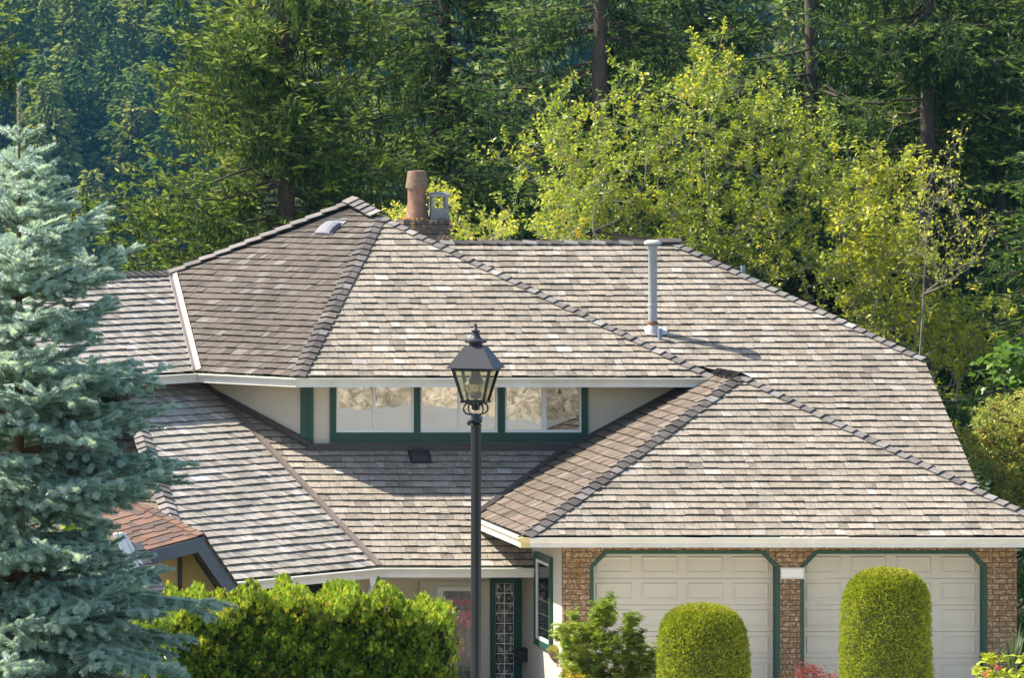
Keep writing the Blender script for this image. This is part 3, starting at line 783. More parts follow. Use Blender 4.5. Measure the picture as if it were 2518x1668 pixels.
for i in range(26):
    a = random.uniform(0, 6.28); q = pc+np.array((cos(a)*.22, sin(a)*.22, random.uniform(-.005, .015))); mb.lathe([(.03, -.01), (.028, .01), (.012, .022)], q, 7)
ms_ = mb.build('moss', M['lichen'], ch); ms_['kind'] = 'stuff'
mb = MB(); p2 = np.array((xat(1079, 105.9), 105.9, zt_))
def sq(z0, z1, w0, w1, x=0, y=0): 
    mb.lathe([(w0*.7071, z0), (w1*.7071, z1)], (p2[0]+x, p2[1]+y, p2[2]), 4, ph=.5)
sq(0, .05, .34, .34); sq(.05, .19, .305, .28)
for sx in (-1, 1):
    for sy in (-1, 1): mb.obox((p2[0]+sx*.125-.025*(1), p2[1]+sy*.125-.025, p2[2]+.19), (.045, 0, 0), (0, .045, 0), (-sx*.008, -sy*.008, .20))
mb.box((p2[0]+.10, p2[1]-.02, p2[2]+.19), (p2[0]+.145, p2[1]+.12, p2[2]+.39)); 
mb.lathe([(.17*1.05, .385), (.19*1.08, .40), (.19*1.08, .43), (.14, .46), (.05, .47)], p2, 20)
pot2 = mb.build('chimney_pot', M['concrete'], ch); pot2['label'] = 'grey square cowl with open sides and a rounded lid'

# ------------------------------------------------------------------ things fixed on the house
def strokes(mb, segs, c, w, h, th, y):
    """numeral from polylines in a unit box, drawn as small square bars"""
    for pl in segs:
        for a, b in zip(pl, pl[1:]):
            p = np.array((c[0]+a[0]*w, y, c[1]+a[1]*h)); q = np.array((c[0]+b[0]*w, y, c[1]+b[1]*h)); d = q-p; L = np.linalg.norm(d); d /= L
            nn = np.array((-d[2], 0, d[0])); mb.obox(p-nn*th/2-d*th*.3, d*(L+th*.6), (0, .012, 0), nn*th)
def arc(cx, cy, rx, ry, a0, a1, n=9): return [(cx+rx*cos(radians(a0+(a1-a0)*i/n)), cy+ry*sin(radians(a0+(a1-a0)*i/n))) for i in range(n+1)]
DIG = {'2': [arc(0, .25, .42, .25, 160, -40)+[(-.42, -.5), (.42, -.5)]], '3': [[(-.38, .5), (.36, .5), (-.02, .08)]+arc(-.02, -.2, .42, .29, 80, -160)],
       '0': [arc(0, 0, .42, .5, 0, 360, 14)], '1': [[(-.12, .38), (0, .5), (0, -.5)], [(-.14, -.5), (.14, -.5)]]}
hn = empty('house_number', (18.03, yb, 1.4), 'gold numerals stacked down the brick pier beside the left garage door', 'house number')
for ch_, (u, v) in zip('3301', ((1419, 1385), (1419, 1411), (1419, 1436), (1419.5, 1461.5))):
    mb = MB(); strokes(mb, DIG[ch_], (xat(u, yb), zat(v, yb)), .065, .098, .011, yb-.016); mb.build('numeral', M['gold'], hn)
npl = empty('name_plate', (21.28, yb-.03, 1.65), 'blank white tile plaque with a blue and yellow dotted border between the garage doors', 'sign')
x0, x1 = xat(1918, yb), xat(1976, yb); z0, z1 = zat(1424, yb), zat(1397, yb); mb = MB(); mb.box((x0, yb-.045, z0), (x1, yb-.003, z1)); mb.build('tile', M['white'], npl)
mb = MB(); rng = random.Random(2)
M['blue'] = paint('blue_glaze', (.06, .08, .30), .3); M['yellow'] = paint('yellow_glaze', (.65, .38, .03), .3)
for i in range(13):
    for zz in (z0+.012, z1-.022):
        xa = x0+.008+i*(x1-x0-.02)/12.5; mb.box((xa, yb-.048, zz), (xa+.014, yb-.046, zz+.011), i % 2)
for i in range(4):
    for xx in (x0+.004, x1-.014):
        zz = z0+.03+i*.03; mb.box((xx, yb-.048, zz), (xx+.010, yb-.046, zz+.014), i % 2)
mb.build('border', [M['blue'], M['yellow']], npl)
mx, my, mz = 17.75, 96.72, zat(1627, 96.7)
mbx = empty('mailbox', (mx, my, mz), 'black lidded mailbox on the cream wall beside the glass blocks', 'mailbox')
mb = MB(); hw, hh = .085, .20
v = [(mx-hw, my-.14, mz), (mx+hw, my-.14, mz), (mx+hw, my-.14, mz+hh), (mx-hw, my-.14, mz+hh-.05), (mx-hw, my+.14, mz), (mx+hw, my+.14, mz), (mx+hw, my+.14, mz+hh), (mx-hw, my+.14, mz+hh-.05)]
mb.mesh(v, [(0, 1, 2, 3), (7, 6, 5, 4), (0, 3, 7, 4), (3, 2, 6, 7), (0, 4, 5, 1), (1, 5, 6, 2)]); mb.build('box', M['mailbox'], mbx)
mb = MB(); mb.mesh([(mx-hw-.015, my-.15, mz+hh-.055), (mx+hw, my-.15, mz+hh+.008), (mx+hw, my+.15, mz+hh+.008), (mx-hw-.015, my+.15, mz+hh-.055), (mx-hw-.015, my-.15, mz+hh-.085), (mx-hw-.015, my+.15, mz+hh-.085)], [(0, 1, 2, 3), (0, 3, 5, 4)]); mb.build('lid', M['mailbox'], mbx)

# ================================================================== lamp post
LY = 62.0; ls = F/LY
def lu(px): return px/2.904/ls                 # pixels of my enlarged view to metres
lx = xat(1170.5, LY); lz = lambda y: zat(760+y/2.904, LY)
lamp = empty('street_lamp', (lx, LY, 2.6), 'black octagonal lamp post with a square tapered glass lantern and finial', 'street lamp')
mb = MB()
mb.lathe([(lu(38)*1.5, 2.3-lz(830)), (lu(38)*1.5, 2.75-lz(830)), (lu(38)*1.08, 2.8-lz(830)), (lu(38), 3.2-lz(830)), (lu(37), 0)], (lx, LY, lz(830)), 8, ph=.5)
mb.build('post', M['black'], lamp)
mb = MB()
mb.lathe([(lu(34), -lu(12)), (lu(40), -lu(6)), (lu(40), lu(4)), (lu(33), lu(12)), (lu(44), lu(20)), (lu(46), lu(34)), (lu(40), lu(46)), (lu(36), lu(60)), (lu(36), lu(78)), (lu(16), lu(84))], (lx, LY, lz(830)), 20)
mb.build('collar', M['black'], lamp, True)
mb = MB(); dr = np.array((cos(.55), sin(.55)*1, 0))*1.0
zb_ = lz(801); e1 = np.array((lx, LY, zb_))+np.array((-lu(62), -.10, -lu(10))); e2 = np.array((lx, LY, zb_))+np.array((lu(50), .16, lu(11)))
mb.tube([e1, e2], lu(11), 10)
for e in (e1, e2): mb.lathe([(.002, -lu(18)), (lu(13), -lu(14)), (lu(19), 0), (lu(13), lu(14)), (.002, lu(18))], e, 14)
mb.build('ladder_bar', M['black'], lamp, True)
g = radians(24); fx = np.array((cos(g), -sin(g), 0)); fy = np.array((sin(g), cos(g), 0))
lc = np.array((lx+lu(-2), LY, 0))
def sqr(w, z, c=lc): return [c+fx*a*w/2+fy*b*w/2+np.array((0, 0, z)) for a, b in ((-1, -1), (1, -1), (1, 1), (-1, 1))]
W_, w_ = .405, .232
zt1, zb1 = lz(424), lz(662)
mb = MB()
top, bot = sqr(W_, zt1), sqr(w_, zb1)
for i in range(4):
    a, b = np.array(bot[i]), np.array(top[i]); cdir = lc-a; cdir[2] = 0; cdir /= np.linalg.norm(cdir)
    t = .026
    e_ = unit(np.array(bot[(i+1) % 4])-a)*t; e2_ = unit(np.array(bot[(i-1) % 4])-a)*t
    v = [a, a+e_, a+e_+e2_, a+e2_, b, b+e_*1.15, b+(e_+e2_)*1.15, b+e2_*1.15]
    mb.mesh(v, [(0, 3, 2, 1), (4, 5, 6, 7), (0, 1, 5, 4), (1, 2, 6, 5), (2, 3, 7, 6), (3, 0, 4, 7)])
for (z, w, h) in ((zb1, w_+.02, .022), (zt1-.016, W_+.006, .016)):
    s4 = sqr(w, z-h*.5); s5 = sqr(w-.052, z-h*.5)
    for i in range(4):
        j = (i+1) % 4; hh = np.array((0, 0, h)); v = [s4[i], s4[j], s5[j], s5[i], s4[i]+hh, s4[j]+hh, s5[j]+hh, s5[i]+hh]
        mb.mesh(v, [(0, 3, 2, 1), (4, 5, 6, 7), (0, 1, 5, 4), (2, 3, 7, 6)])
s4 = sqr(w_-.03, zb1-.006); mb.poly(s4)
lant = mb.build('lantern_frame', M['black'], lamp)
mb = MB()
for i in range(4):
    j = (i+1) % 4; a, b, c, d = (np.array(q) for q in (bot[i], bot[j], top[j], top[i]))
    k = unit(lc-(a+b)/2*np.array((1, 1, 0)))*.012; k[2] = 0
    mb.poly([a+k+np.array((0, 0, .01)), b+k+np.array((0, 0, .01)), c+k, d+k])
mb.build('lantern_glass', M['lampglass'], lamp)
mb = MB(); r0 = sqr(.475, lz(418)); r1 = sqr(.185, lz(262)); rb_ = sqr(.475, lz(424)); rin = sqr(.36, lz(424))
mb.mesh(r0+r1, [(i, (i+1) % 4, (i+1) % 4+4, i+4) for i in range(4)]+[(4, 5, 6, 7)]); mb.mesh(rb_+r0, [(i, (i+1) % 4, (i+1) % 4+4, i+4) for i in range(4)]); mb.mesh(rb_+rin, [(i+4, (i+1) % 4+4, (i+1) % 4, i) for i in range(4)])
mb.build('lantern_roof', M['lamproof'], lamp)
mb = MB(); c = (lc[0], LY, lz(258))
mb.lathe([(lu(47), -lu(4)), (lu(47), lu(12)), (lu(76), lu(16)), (lu(80), lu(23)), (lu(79), lu(33)), (lu(56), lu(40)), (lu(34), lu(58)), (lu(26), lu(80)), (lu(25), lu(92)), (lu(31), lu(97)), (lu(32), lu(104)), (lu(14), lu(110)), (lu(8), lu(116)), (lu(11), lu(122)), (lu(6), lu(130)), (lu(11), lu(140)), (lu(11), lu(147)), (lu(4), lu(152)), (lu(2), lu(160))], c, 24)
mb.build('finial', M['lamproof'], lamp, True)
mb = MB(); c = (lc[0], LY, lz(640))
mb.lathe([(lu(30), 0), (lu(34), lu(20)), (lu(66), lu(45)), (lu(78), lu(75)), (lu(80), lu(100))], c, 24)
mb.lathe([(lu(80), lu(101)), (lu(78), lu(108)), (lu(52), lu(135)), (lu(36), lu(170)), (lu(28), lu(205)), (lu(26), lu(212))], c, 24)
mb.build('reflector', M['brass'], lamp, True)
mb = MB(); mb.lathe([(lu(13), -lu(86)), (lu(13), 0), (lu(38), lu(1)), (lu(38), lu(30)), (lu(20), lu(32))], c, 12); mb.build('burner_tube', M['black'], lamp)
for i in range(4):
    mb = MB(); a = g+pi/4+i*pi/2; dx, dy = cos(a), -sin(a)
    pts = []
    for q in range(15):
        t = q/14; ang = radians(-70+265*t); rr = lu(38)
        pts.append((lc[0]+dx*(lu(62)+rr*cos(ang)), LY+dy*(lu(62)+rr*cos(ang)), lz(712)+rr*sin(ang)))
    pts = [(lc[0]+dx*lu(14), LY+dy*lu(14), lz(758))]+pts
    mb.tube(pts, lu(6.5), 7); mb.build('scroll_bracket', M['black'], lamp, True)

# ================================================================== neighbour's little gable
NY = 88.0
nb = empty('neighbour_house', (11.8, NY, 0), 'small yellow neighbour house with orange brown shingles and grey bargeboards', 'house')
def shingle_mat(name, a, b):
    m, nt, p = mat(name); c = attr(nt, 'tint'); n = noise(nt, coord(nt), 60, 3, .6)
    nt.links.new(mix(nt, c, ramp(nt, n, [(.3, (.7, .7, .7)), (.7, (1.25, 1.25, 1.25))]), 1, 'MULTIPLY'), p.inputs['Base Color']); p.inputs['Roughness'].default_value = .9; return m
M['asphalt'] = shingle_mat('asphalt_shingle', 0, 0)
M['greyblue'] = paint('slate_grey_bargeboard', (.125, .135, .155), .6, .06)
M['yellow_siding'] = paint('pale_yellow_siding', (.62, .42, .17), .7, .05)
M['peach'] = paint('peach_soffit', (.62, .43, .25), .7, .04)
pk = at(500, 1331, NY); lf = at(362, 1368, NY); rt = at(590, 1462, NY)
def tabs(mb, o, e, s, n, na, nb_, wa, hb, pal, rng, th=.018):
    """courses of asphalt tabs: along e, upslope s"""
    for j in range(nb_):
        a = -rng.uniform(0, wa)
        while a < na:
            w = wa*rng.uniform(.7, 1.3); a0, a1 = max(0, a), min(na, a+w)
            if a1 > a0+.01:
                col = rng.choice(pal); lo = j*hb-(rng.choice((0, .045)) if j else 0)
                p = [o+e*a0+s*lo+n*th, o+e*a1+s*lo+n*th, o+e*a1+s*((j+1)*hb+.06)+n*.003, o+e*a0+s*((j+1)*hb+.06)+n*.003]
                mb.poly(p, 0, col); mb.poly([o+e*a0+s*lo-n*.003, o+e*a1+s*lo-n*.003, p[1], p[0]], 0, tuple(x*.6 for x in col))
            a += w
rng = random.Random(8); ORG = ((.125, .068, .045), (.15, .082, .055), (.105, .062, .046), (.09, .06, .05), (.165, .092, .06))
ov = np.array((0, -.02, 0)); dirL = unit(lf-pk); dirR = unit(rt-pk); back = np.array((-.6, 1.0, .30))*3; bu = unit(back)
mb = MB(); nL = unit(np.cross(back, dirL)); nL = nL if nL[2] > 0 else -nL
up = unit(-dirL*.45+np.array((0, 1, 0))); e_ = dirL
o = lf+ov+np.array((0, 0, .05))
Lr = np.linalg.norm(pk-lf)
tabs(mb, lf+np.array((0, 0, .07)), -dirL, bu, nL, Lr, 8, .17, .17, ORG, rng, .02)
mb.poly([lf+np.array((0, 0, .066)), pk+np.array((0, 0, .066)), pk+back*.5+np.array((0, 0, .066)), lf+back*.5+np.array((0, 0, .066))], 0, (.1, .05, .03))
nR = unit(np.cross(dirR, back)); nR = nR if nR[2] > 0 else -nR
tabs(mb, pk+np.array((0, 0, .07)), dirR, bu, nR, np.linalg.norm(rt-pk)*1.5, 8, .2, .17, ((.10, .065, .045), (.14, .09, .06)), rng, .022)
for j in range(8):
    q_ = pk+bu*(j*.17-.02)+np.array((0, 0, .10-.0))
    mb.obox(q_-np.array((.10, 0, .028)), (.1, 0, .03), bu*.2-np.array((0, 0, .012)), (0, 0, .014), 0, rng.choice(ORG)); mb.obox(q_+np.array((0, 0, .002)), (.07, 0, -.085), bu*.2-np.array((0, 0, .012)), (0, 0, .014), 0, rng.choice(ORG))
for j in range(22): mb.obox(pk+dirR*(j*.075)+np.array((.0, -.05, .03)), dirR*.07, (0, .1, 0), (0, 0, .055), 0, (.07, .045, .03) if j % 2 else (.12, .075, .05))
mb.build('roof', M['asphalt'], nb)
mb = MB(); h = np.array((0, 0, -.20))
mb.obox(lf+np.array((0, -.03, .06)), pk-lf, (0, .05, 0), (0, 0, -.20)); mb.build('bargeboard', M['greyblue'], nb)
mb = MB(); mb.obox(pk+np.array((0, -.032, .06)), dirR*2.4, (0, .05, 0), (-.19, 0, -.06)); mb.build('bargeboard', M['greyblue'], nb)
mb = MB(); wy_ = NY+.75
q_ = pk+dirR*2.4; mb.mesh([(lf[0]+.05, wy_, -1), (q_[0]-.1, wy_, -1), (q_[0]-.1, wy_, q_[2]-.1), (pk[0]-.05, wy_, pk[2]-.12), (lf[0]+.05, wy_, lf[2]-.1)], [(0, 1, 2, 3, 4)]); mb.build('wall', M['yellow_siding'], nb)
mb = MB(); mb.box((xat(437, wy_), wy_-.03, -1), (xat(447, wy_), wy_-.002, pk[2]-.1)); mb.build('corner_board', M['flashdark'], nb)
mb = MB()
for j in range(12):
    a = pk+dirR*(.12+j*.2)+np.array((-.05, 0, -.10)); mb.obox(a, dirR*.19, (0, .8, 0), nR*-.012)
mb.poly([lf+np.array((0, 0, -.02)), pk+np.array((0, 0, -.02)), pk+np.array((0, .8, -.02)), lf+np.array((0, .8, -.02))])
mb.build('soffit', M['peach'], nb)
# dark lower roof and white gutter end
mb = MB(); rng = random.Random(4); o = at(170, 1470, NY-1.2); e = unit(np.array((1.0, .15, 0.05))); DK = ((.030, .032, .042), (.042, .045, .056), (.024, .026, .034))
sd = unit(np.array((-.25, 1.0, .62))); nn = unit(np.cross(e, sd)); nn = nn if nn[2] > 0 else -nn
tabs(mb, o, e, sd, nn, 1.42, 8, .2, .14, DK, rng); mb.build('lower_roof', M['asphalt'], nb)
mb = MB(); a, b = at(280, 1315, NY-.6), at(322, 1398, NY-.75)
mb.obox(a, b-a, (.12, 0, .02), (0, .15, .0)); mb.obox(a+np.array((.12, .03, .02)), b-a+np.array((.0, 0, .05)), (.06, 0, -.02), (0, .1, 0)); mb.build('gutter_end', M['white'], nb)
mb = MB(); mb.box((9.0, NY+.8, -1), (lf[0]+.06, NY+5, 1.1)); mb.build('side_wall', M['yellow_siding'], nb)

# ================================================================== ground
GYS = [-80, 0, 30, 45, 55, 66, 76, 88, 115, 140, 300, 600, 800, 1300, 1700]
GZS = [8, 7.7, 5.6, 4.1, 2.6, 2.2, 1.1, -.4, -.45, -1.5, -22, -45, -45, 120, 150]
def gz(y): return np.interp(y, GYS, GZS)
xs = np.concatenate([np.linspace(-1500, -60, 20), np.linspace(-50, 60, 45), np.linspace(70, 1500, 20)])
ys = np.concatenate([np.linspace(-80, 130, 106), np.linspace(140, 1700, 60)])
gx, gy = np.meshgrid(xs, ys); V = np.stack([gx, gy, gz(gy)+.12*np.sin(gx*.4)*np.cos(gy*.23)*(gy > 115)], -1).reshape(-1, 3)
nx = len(xs); ii, jj = np.meshgrid(np.arange(len(ys)-1), np.arange(nx-1), indexing='ij'); b = (ii*nx+jj).ravel()
m, nt, p = mat('grass_ground'); n1 = noise(nt, coord(nt), 1.3, 8, .7)
nt.links.new(ramp(nt, n1, [(.3, (.018, .030, .010)), (.7, (.04, .06, .02))]), p.inputs['Base Color']); p.inputs['Roughness'].default_value = .95; M['grass'] = m
g_ = raw_mesh('ground', V, np.stack([b, b+1, b+nx+1, b+nx], 1), M['grass']); g_['kind'] = 'structure'; g_['label'] = 'grassy sloping ground around the houses'
def sheet(name, x0, x1, y0, y1, h, m):
    yy = np.array(sorted(set([y0, y1]+[q for q in GYS if y0 < q < y1]+list(np.linspace(y0, y1, 12))))); V = np.array([(x, y, gz(y)+h) for y in yy for x in (x0, x1)])
    k = np.arange(len(yy)-1)*2; o = raw_mesh(name, V, np.stack([k, k+1, k+3, k+2], 1), m); o['kind'] = 'structure'; return o
M['asph'] = paint('pale_asphalt', (.20, .195, .185), .9, .12, 3); M['drive'] = paint('concrete_driveway', (.62, .56, .46), .85, .1, 2)
sheet('road', -60, 80, 49, 67, .03, M['asph']); sheet('driveway', 15.2, 26.0, 63, 93.7, .034, M['drive'])
# rocky bank across the road, seen only in the window reflections
nx, ny = 300, 110; X = np.linspace(20.5, 52, nx); S = np.linspace(0, 1, ny); XX, SS = np.meshgrid(X, S); rn = np.random.default_rng(3)
ht = 7.5*SS**.8; yy = 52.5-12*SS+.9*np.sin(XX*.5)+.5*np.sin(XX*1.7+SS*6)
nz = rn.normal(size=(ny, nx))*.04
V = np.stack([XX, yy+nz, gz(53)-.6+ht+np.roll(nz, 3, 1)], -1).reshape(-1, 3); ii, jj = np.meshgrid(np.arange(ny-1), np.arange(nx-1), indexing='ij'); b = (ii*nx+jj).ravel()
m, nt, p = mat('bank_rock'); vo = nt.nodes.new('ShaderNodeTexVoronoi'); vo.inputs['Scale'].default_value = 9; nt.links.new(coord(nt), vo.inputs['Vector'])
c1 = ramp(nt, vo.outputs['Color'], [(.2, (.20, .16, .11)), (.5, (.30, .25, .17)), (.8, (.38, .33, .25))]); n1 = noise(nt, coord(nt), 1.1, 6, .75)
nt.links.new(mix(nt, c1, ramp(nt, n1, [(.35, (.5, .47, .42)), (.6, (1.1, 1.1, 1.1))]), 1, 'MULTIPLY'), p.inputs['Base Color']); p.inputs['Roughness'].default_value = .95
o = raw_mesh('rocky_bank', V, np.stack([b, b+1, b+nx+1, b+nx], 1), m, smooth=True); o['kind'] = 'structure'

# ================================================================== foliage templates
SHOOT_V = [(0, 0, 0), (-.5, .45, .08), (0, 1, 0), (.5, .45, -.08), (0, .45, .5), (0, .45, -.5)]
SHOOT_F = [(0, 1, 2, 3), (0, 4, 2, 5)]
def feather():
    v = []; f = []
    for t, a, l, w in [(.0, 0, .62, .085), (.42, 0, .60, .075), (.04, 42, .42, .07), (.04, -42, .42, .07), (.25, 38, .42, .07), (.25, -38, .42, .07), (.48, 33, .40, .065), (.48, -33, .40, .065), (.64, 22, .36, .06), (.64, -22, .36, .06)]:
        a = radians(a); k = len(v); d = np.array((sin(a), cos(a), .12*(-1)**k)); s = np.array((cos(a), -sin(a), .5*(-1)**(k//3)))*w*.55; o = np.array((0, t, 0)); v += [o-s, o+s*.8, o+d*l+s*.35, o+d*l-s*.35]; f.append((k, k+1, k+2, k+3))
    k = len(v); v += [(0, .05, 0), (0, .55, .26), (0, 1, .05), (0, .55, -.16)]; f.append((k, k+1, k+2, k+3))
    return v, f
FEA_V, FEA_F = feather()
LEAF_V = [(0, 0, 0), (-.27, .45, .07), (0, 1, -.05), (.27, .45, .07)]
LEAF_F = [(0, 2, 1), (0, 3, 2)]

def bez(L, az, el, droop, up, n):
    t = np.linspace(0, 1, n); r = L*t; z = L*(el*t-droop*t**1.3+up*t**2.6)
    return t, np.stack([np.sin(az)*r, np.cos(az)*r, z], 1)
def conifer(name, label, u, Y, R, seed, ztop=15.5, zlo=2.5, zd=11.6, mtl='fir', bark_='barkfir', r0=.22, hang=1.0, dens=1.0, gap=None, step=.43, upt=.34, cat='conifer', nper=8, skip=None, cull=True):
    rng = np.random.default_rng(seed); x = xat(u, Y); gzz = float(gz(Y))
    root = empty(name, (x, Y, gzz), label, cat)
    hts = np.linspace(gzz, ztop, 24); wob = np.cumsum(rng.normal(0, .02, (24, 2)), 0)
    P = np.stack([x+wob[:, 0], Y+wob[:, 1], hts], 1); rr = r0*1.25*(1-(hts-gzz)/(ztop-gzz+.5))**.7+.01
    wood = [tubes(P[:-1], P[1:], rr[:-1], rr[1:], 12)]; sh = []
    z = zlo
    while z < ztop-.2:
        fine = z < zd; n = int(rng.integers(nper-1, nper+2)) if fine else 4
        Lmax = R*min(1.05, max(.06, ((ztop-z)/(ztop-zlo-3))))**.75
        for k in range(n):
            az = rng.uniform(0, 2*pi); L = Lmax*rng.uniform(.65, 1.08)
            tx = np.sin(az)*L; ty = np.cos(az)*L
            toward = -np.cos(az)                     # 1 = to the camera
            if gap and gap[0] < z < gap[1] and toward > .15: continue
            if skip and skip(x+tx, Y+ty, z): continue
            zz = z+rng.uniform(-.2, .2); nb_ = 14
            t, c = bez(L, az, rng.uniform(-.05, .12), rng.uniform(.30, .5), upt*rng.uniform(.8, 1.3), nb_)
            c[:, :2] += np.cumsum(rng.normal(0, .012*L, (nb_, 2)), 0); c[:, 2] += np.cumsum(rng.normal(0, .008*L, nb_))
            c += np.array((np.interp(zz, hts, P[:, 0]), np.interp(zz, hts, P[:, 1]), zz))
            br = (.008+.008*L)*(1-t)**.8+.003
            wood.append(tubes(c[:-1], c[1:], br[:-1], br[1:], 5))
            sp = (.105 if fine else .36)/dens
            ns = max(4, int(L*.9/sp)); ts = np.linspace(.10, 1, ns)+rng.normal(0, .01, ns); ts = np.clip(ts, .05, 1)
            o = np.stack([np.interp(ts, t, c[:, i]) for i in range(3)], 1)
            fw = np.stack([np.interp(np.clip(ts+.05, 0, 1), t, c[:, i])-np.interp(np.clip(ts-.05, 0, 1), t, c[:, i]) for i in range(3)], 1); fw = unit(fw)
            sd_ = unit(np.cross(fw, (0, 0, 1)))
            sg = np.where(np.arange(ns) % 2 == 0, 1., -1.)
            l2 = (.16+.30*L*(1-ts)**.75)*rng.uniform(.5, 1.15, ns); l2 = np.minimum(l2, 1.2)
            d2 = unit(fw*rng.uniform(.45, .9, (ns, 1))+sd_*sg[:, None]*.85+np.stack([np.zeros(ns), np.zeros(ns), rng.uniform(-.45, .08, ns)], 1))
            wood.append(tubes(o, o+d2*l2[:, None]*.85+np.array((0, 0, -.04)), np.full(ns, .006), np.full(ns, .003), 3)) if fine else None
            s2 = (.085 if fine else .24)/dens
            cnt = np.maximum(2, (l2/s2).astype(int)); idx = np.repeat(np.arange(ns), cnt); m_ = len(idx)
            q = rng.uniform(.05, 1.0, m_)
            pos = o[idx]+d2[idx]*(l2[idx]*q)[:, None]; pos[:, 2] -= (.25*l2[idx]*q**2)*hang*.5
            side = unit(np.cross(d2[idx], (0, 0, 1)))*np.where(rng.random(m_) < .5, 1, -1)[:, None]
            dd = unit(d2[idx]*rng.uniform(.5, 1.1, (m_, 1))+side*rng.uniform(.2, .9, (m_, 1))+np.stack([np.zeros(m_), np.zeros(m_), rng.uniform(-.25, .55, m_)], 1)+rng.normal(0, .12, (m_, 3)))
            ln = rng.uniform(.13, .25, m_)*(1 if fine else 2.4)
            bt = rng.uniform(-.12, .12)
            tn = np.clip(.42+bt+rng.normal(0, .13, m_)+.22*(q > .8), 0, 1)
            sh.append((pos, dd, ln, rng.uniform(.30, .42, m_)*ln, tn))
            if hang > 0 and fine:
                nh = int(L/.085*hang*rng.uniform(.5, 1.2)); th = rng.uniform(.12, .92, nh); oh = np.stack([np.interp(th, t, c[:, i]) for i in range(3)], 1)
                oh += np.stack([rng.normal(0, .18, nh), rng.normal(0, .18, nh), rng.uniform(-.05, .02, nh)], 1)
                lh = rng.uniform(.2, .75, nh)*hang; ch_ = np.maximum(3, (lh/.06).astype(int)); ix = np.repeat(np.arange(nh), ch_); mm = len(ix); qq = rng.uniform(0, 1, mm)
                sw = rng.normal(0, .12, (nh, 3)); sw[:, 2] = -1
                pos = oh[ix]+sw[ix]*(lh[ix]*qq)[:, None]
                dd = unit(np.stack([rng.normal(0, .38, mm), rng.normal(0, .38, mm), -np.ones(mm)], 1))
                ln = rng.uniform(.09, .18, mm)
                sh.append((pos, dd, ln, rng.uniform(.22, .32, mm)*ln, np.clip(.22+bt+rng.normal(0, .12, mm), 0, 1)))
        z += step*rng.uniform(.75, 1.25)*(1 if fine else 1.9)
    V, Fc, _ = join(wood); raw_mesh('trunk', V, Fc, M[bark_], root)
    pos, dd, ln, w, tn = (np.concatenate([s_[i] for s_ in sh]) for i in range(5))
    if cull:
        uu = pos[:, 0]/pos[:, 1]*F+PX; vv = PY+(ZC-pos[:, 2])/pos[:, 1]*F
        far = (uu < -260) | (uu > 2780); keep = ~far | (rng.random(len(uu)) < .3); keep &= (vv < 1350)
        sc2 = np.where(far, 1.8, 1.); ln = ln*sc2; w = w*sc2
        pos, dd, ln, w, tn = pos[keep], dd[keep], ln[keep], w[keep], tn[keep]
    R_ = frames(dd, rng.normal(0, .55, dd.shape)+np.array((0, 0, 1))); V, Fc, t_ = scatter(FEA_V, FEA_F, pos, R_, np.stack([ln*.55, ln, ln*.55], 1), tn)
    raw_mesh('crown', V, Fc, M[mtl], root, t_)
    NSH.append(len(pos)); return root
NSH = []
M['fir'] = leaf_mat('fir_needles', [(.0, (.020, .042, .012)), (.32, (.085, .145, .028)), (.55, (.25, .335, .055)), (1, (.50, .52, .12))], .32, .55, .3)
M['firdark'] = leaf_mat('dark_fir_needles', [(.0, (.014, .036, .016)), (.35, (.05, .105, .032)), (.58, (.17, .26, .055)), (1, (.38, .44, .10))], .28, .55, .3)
M['cedar'] = leaf_mat('cedar_needles', [(.0, (.014, .045, .014)), (.35, (.05, .115, .025)), (.6, (.15, .25, .04)), (1, (.42, .46, .06))], .3, .5, .3)

def s1(x, y, z): # keep the sky gap to the hill open at upper left
    uu = x/y*F+PX; return False
conifer('fir_tree', 'big sunlit fir with drooping mossy branches rising left of the chimney', 690, 122, 4.3, 11, r0=.22, nper=8, upt=.42)
conifer('fir_tree', 'fir leaning in from the left edge with one long bough', -215, 119, 3.3, 12, hang=.8, skip=lambda x, y, z: z < 9.45 or z > 10.9, nper=14)
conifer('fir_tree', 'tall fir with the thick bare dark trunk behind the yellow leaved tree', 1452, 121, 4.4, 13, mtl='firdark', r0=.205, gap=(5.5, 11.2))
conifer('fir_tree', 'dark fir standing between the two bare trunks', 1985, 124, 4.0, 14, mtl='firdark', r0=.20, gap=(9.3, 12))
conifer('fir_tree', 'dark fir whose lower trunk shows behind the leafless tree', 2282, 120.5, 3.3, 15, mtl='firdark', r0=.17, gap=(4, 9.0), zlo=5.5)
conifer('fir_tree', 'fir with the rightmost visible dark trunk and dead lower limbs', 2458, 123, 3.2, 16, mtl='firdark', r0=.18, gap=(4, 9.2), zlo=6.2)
conifer('cedar_tree', 'bright green cedar reaching in from the right edge', 2790, 116, 3.3, 17, mtl='cedar', hang=.6, upt=.2, skip=lambda x, y, z: z < 6.0)
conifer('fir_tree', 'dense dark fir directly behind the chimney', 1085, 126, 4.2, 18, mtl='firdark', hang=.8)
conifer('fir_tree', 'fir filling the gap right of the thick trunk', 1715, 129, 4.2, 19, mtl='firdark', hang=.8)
conifer('fir_tree', 'dense fir behind the rightmost trunk', 2600, 129, 4.4, 21, mtl='fir', hang=.8, dens=.8)
conifer('fir_tree', 'fir half hidden behind the leafless tree in the second row', 2200, 131, 4.2, 22, mtl='fir', hang=.8, dens=.8)
conifer('cedar_tree', 'low dark cedar at the right edge below the leafless tree', 2560, 111, 2.6, 23, ztop=7.8, zlo=-.2, zd=9, mtl='cedar', hang=.5, upt=.12, r0=.12, step=.33)

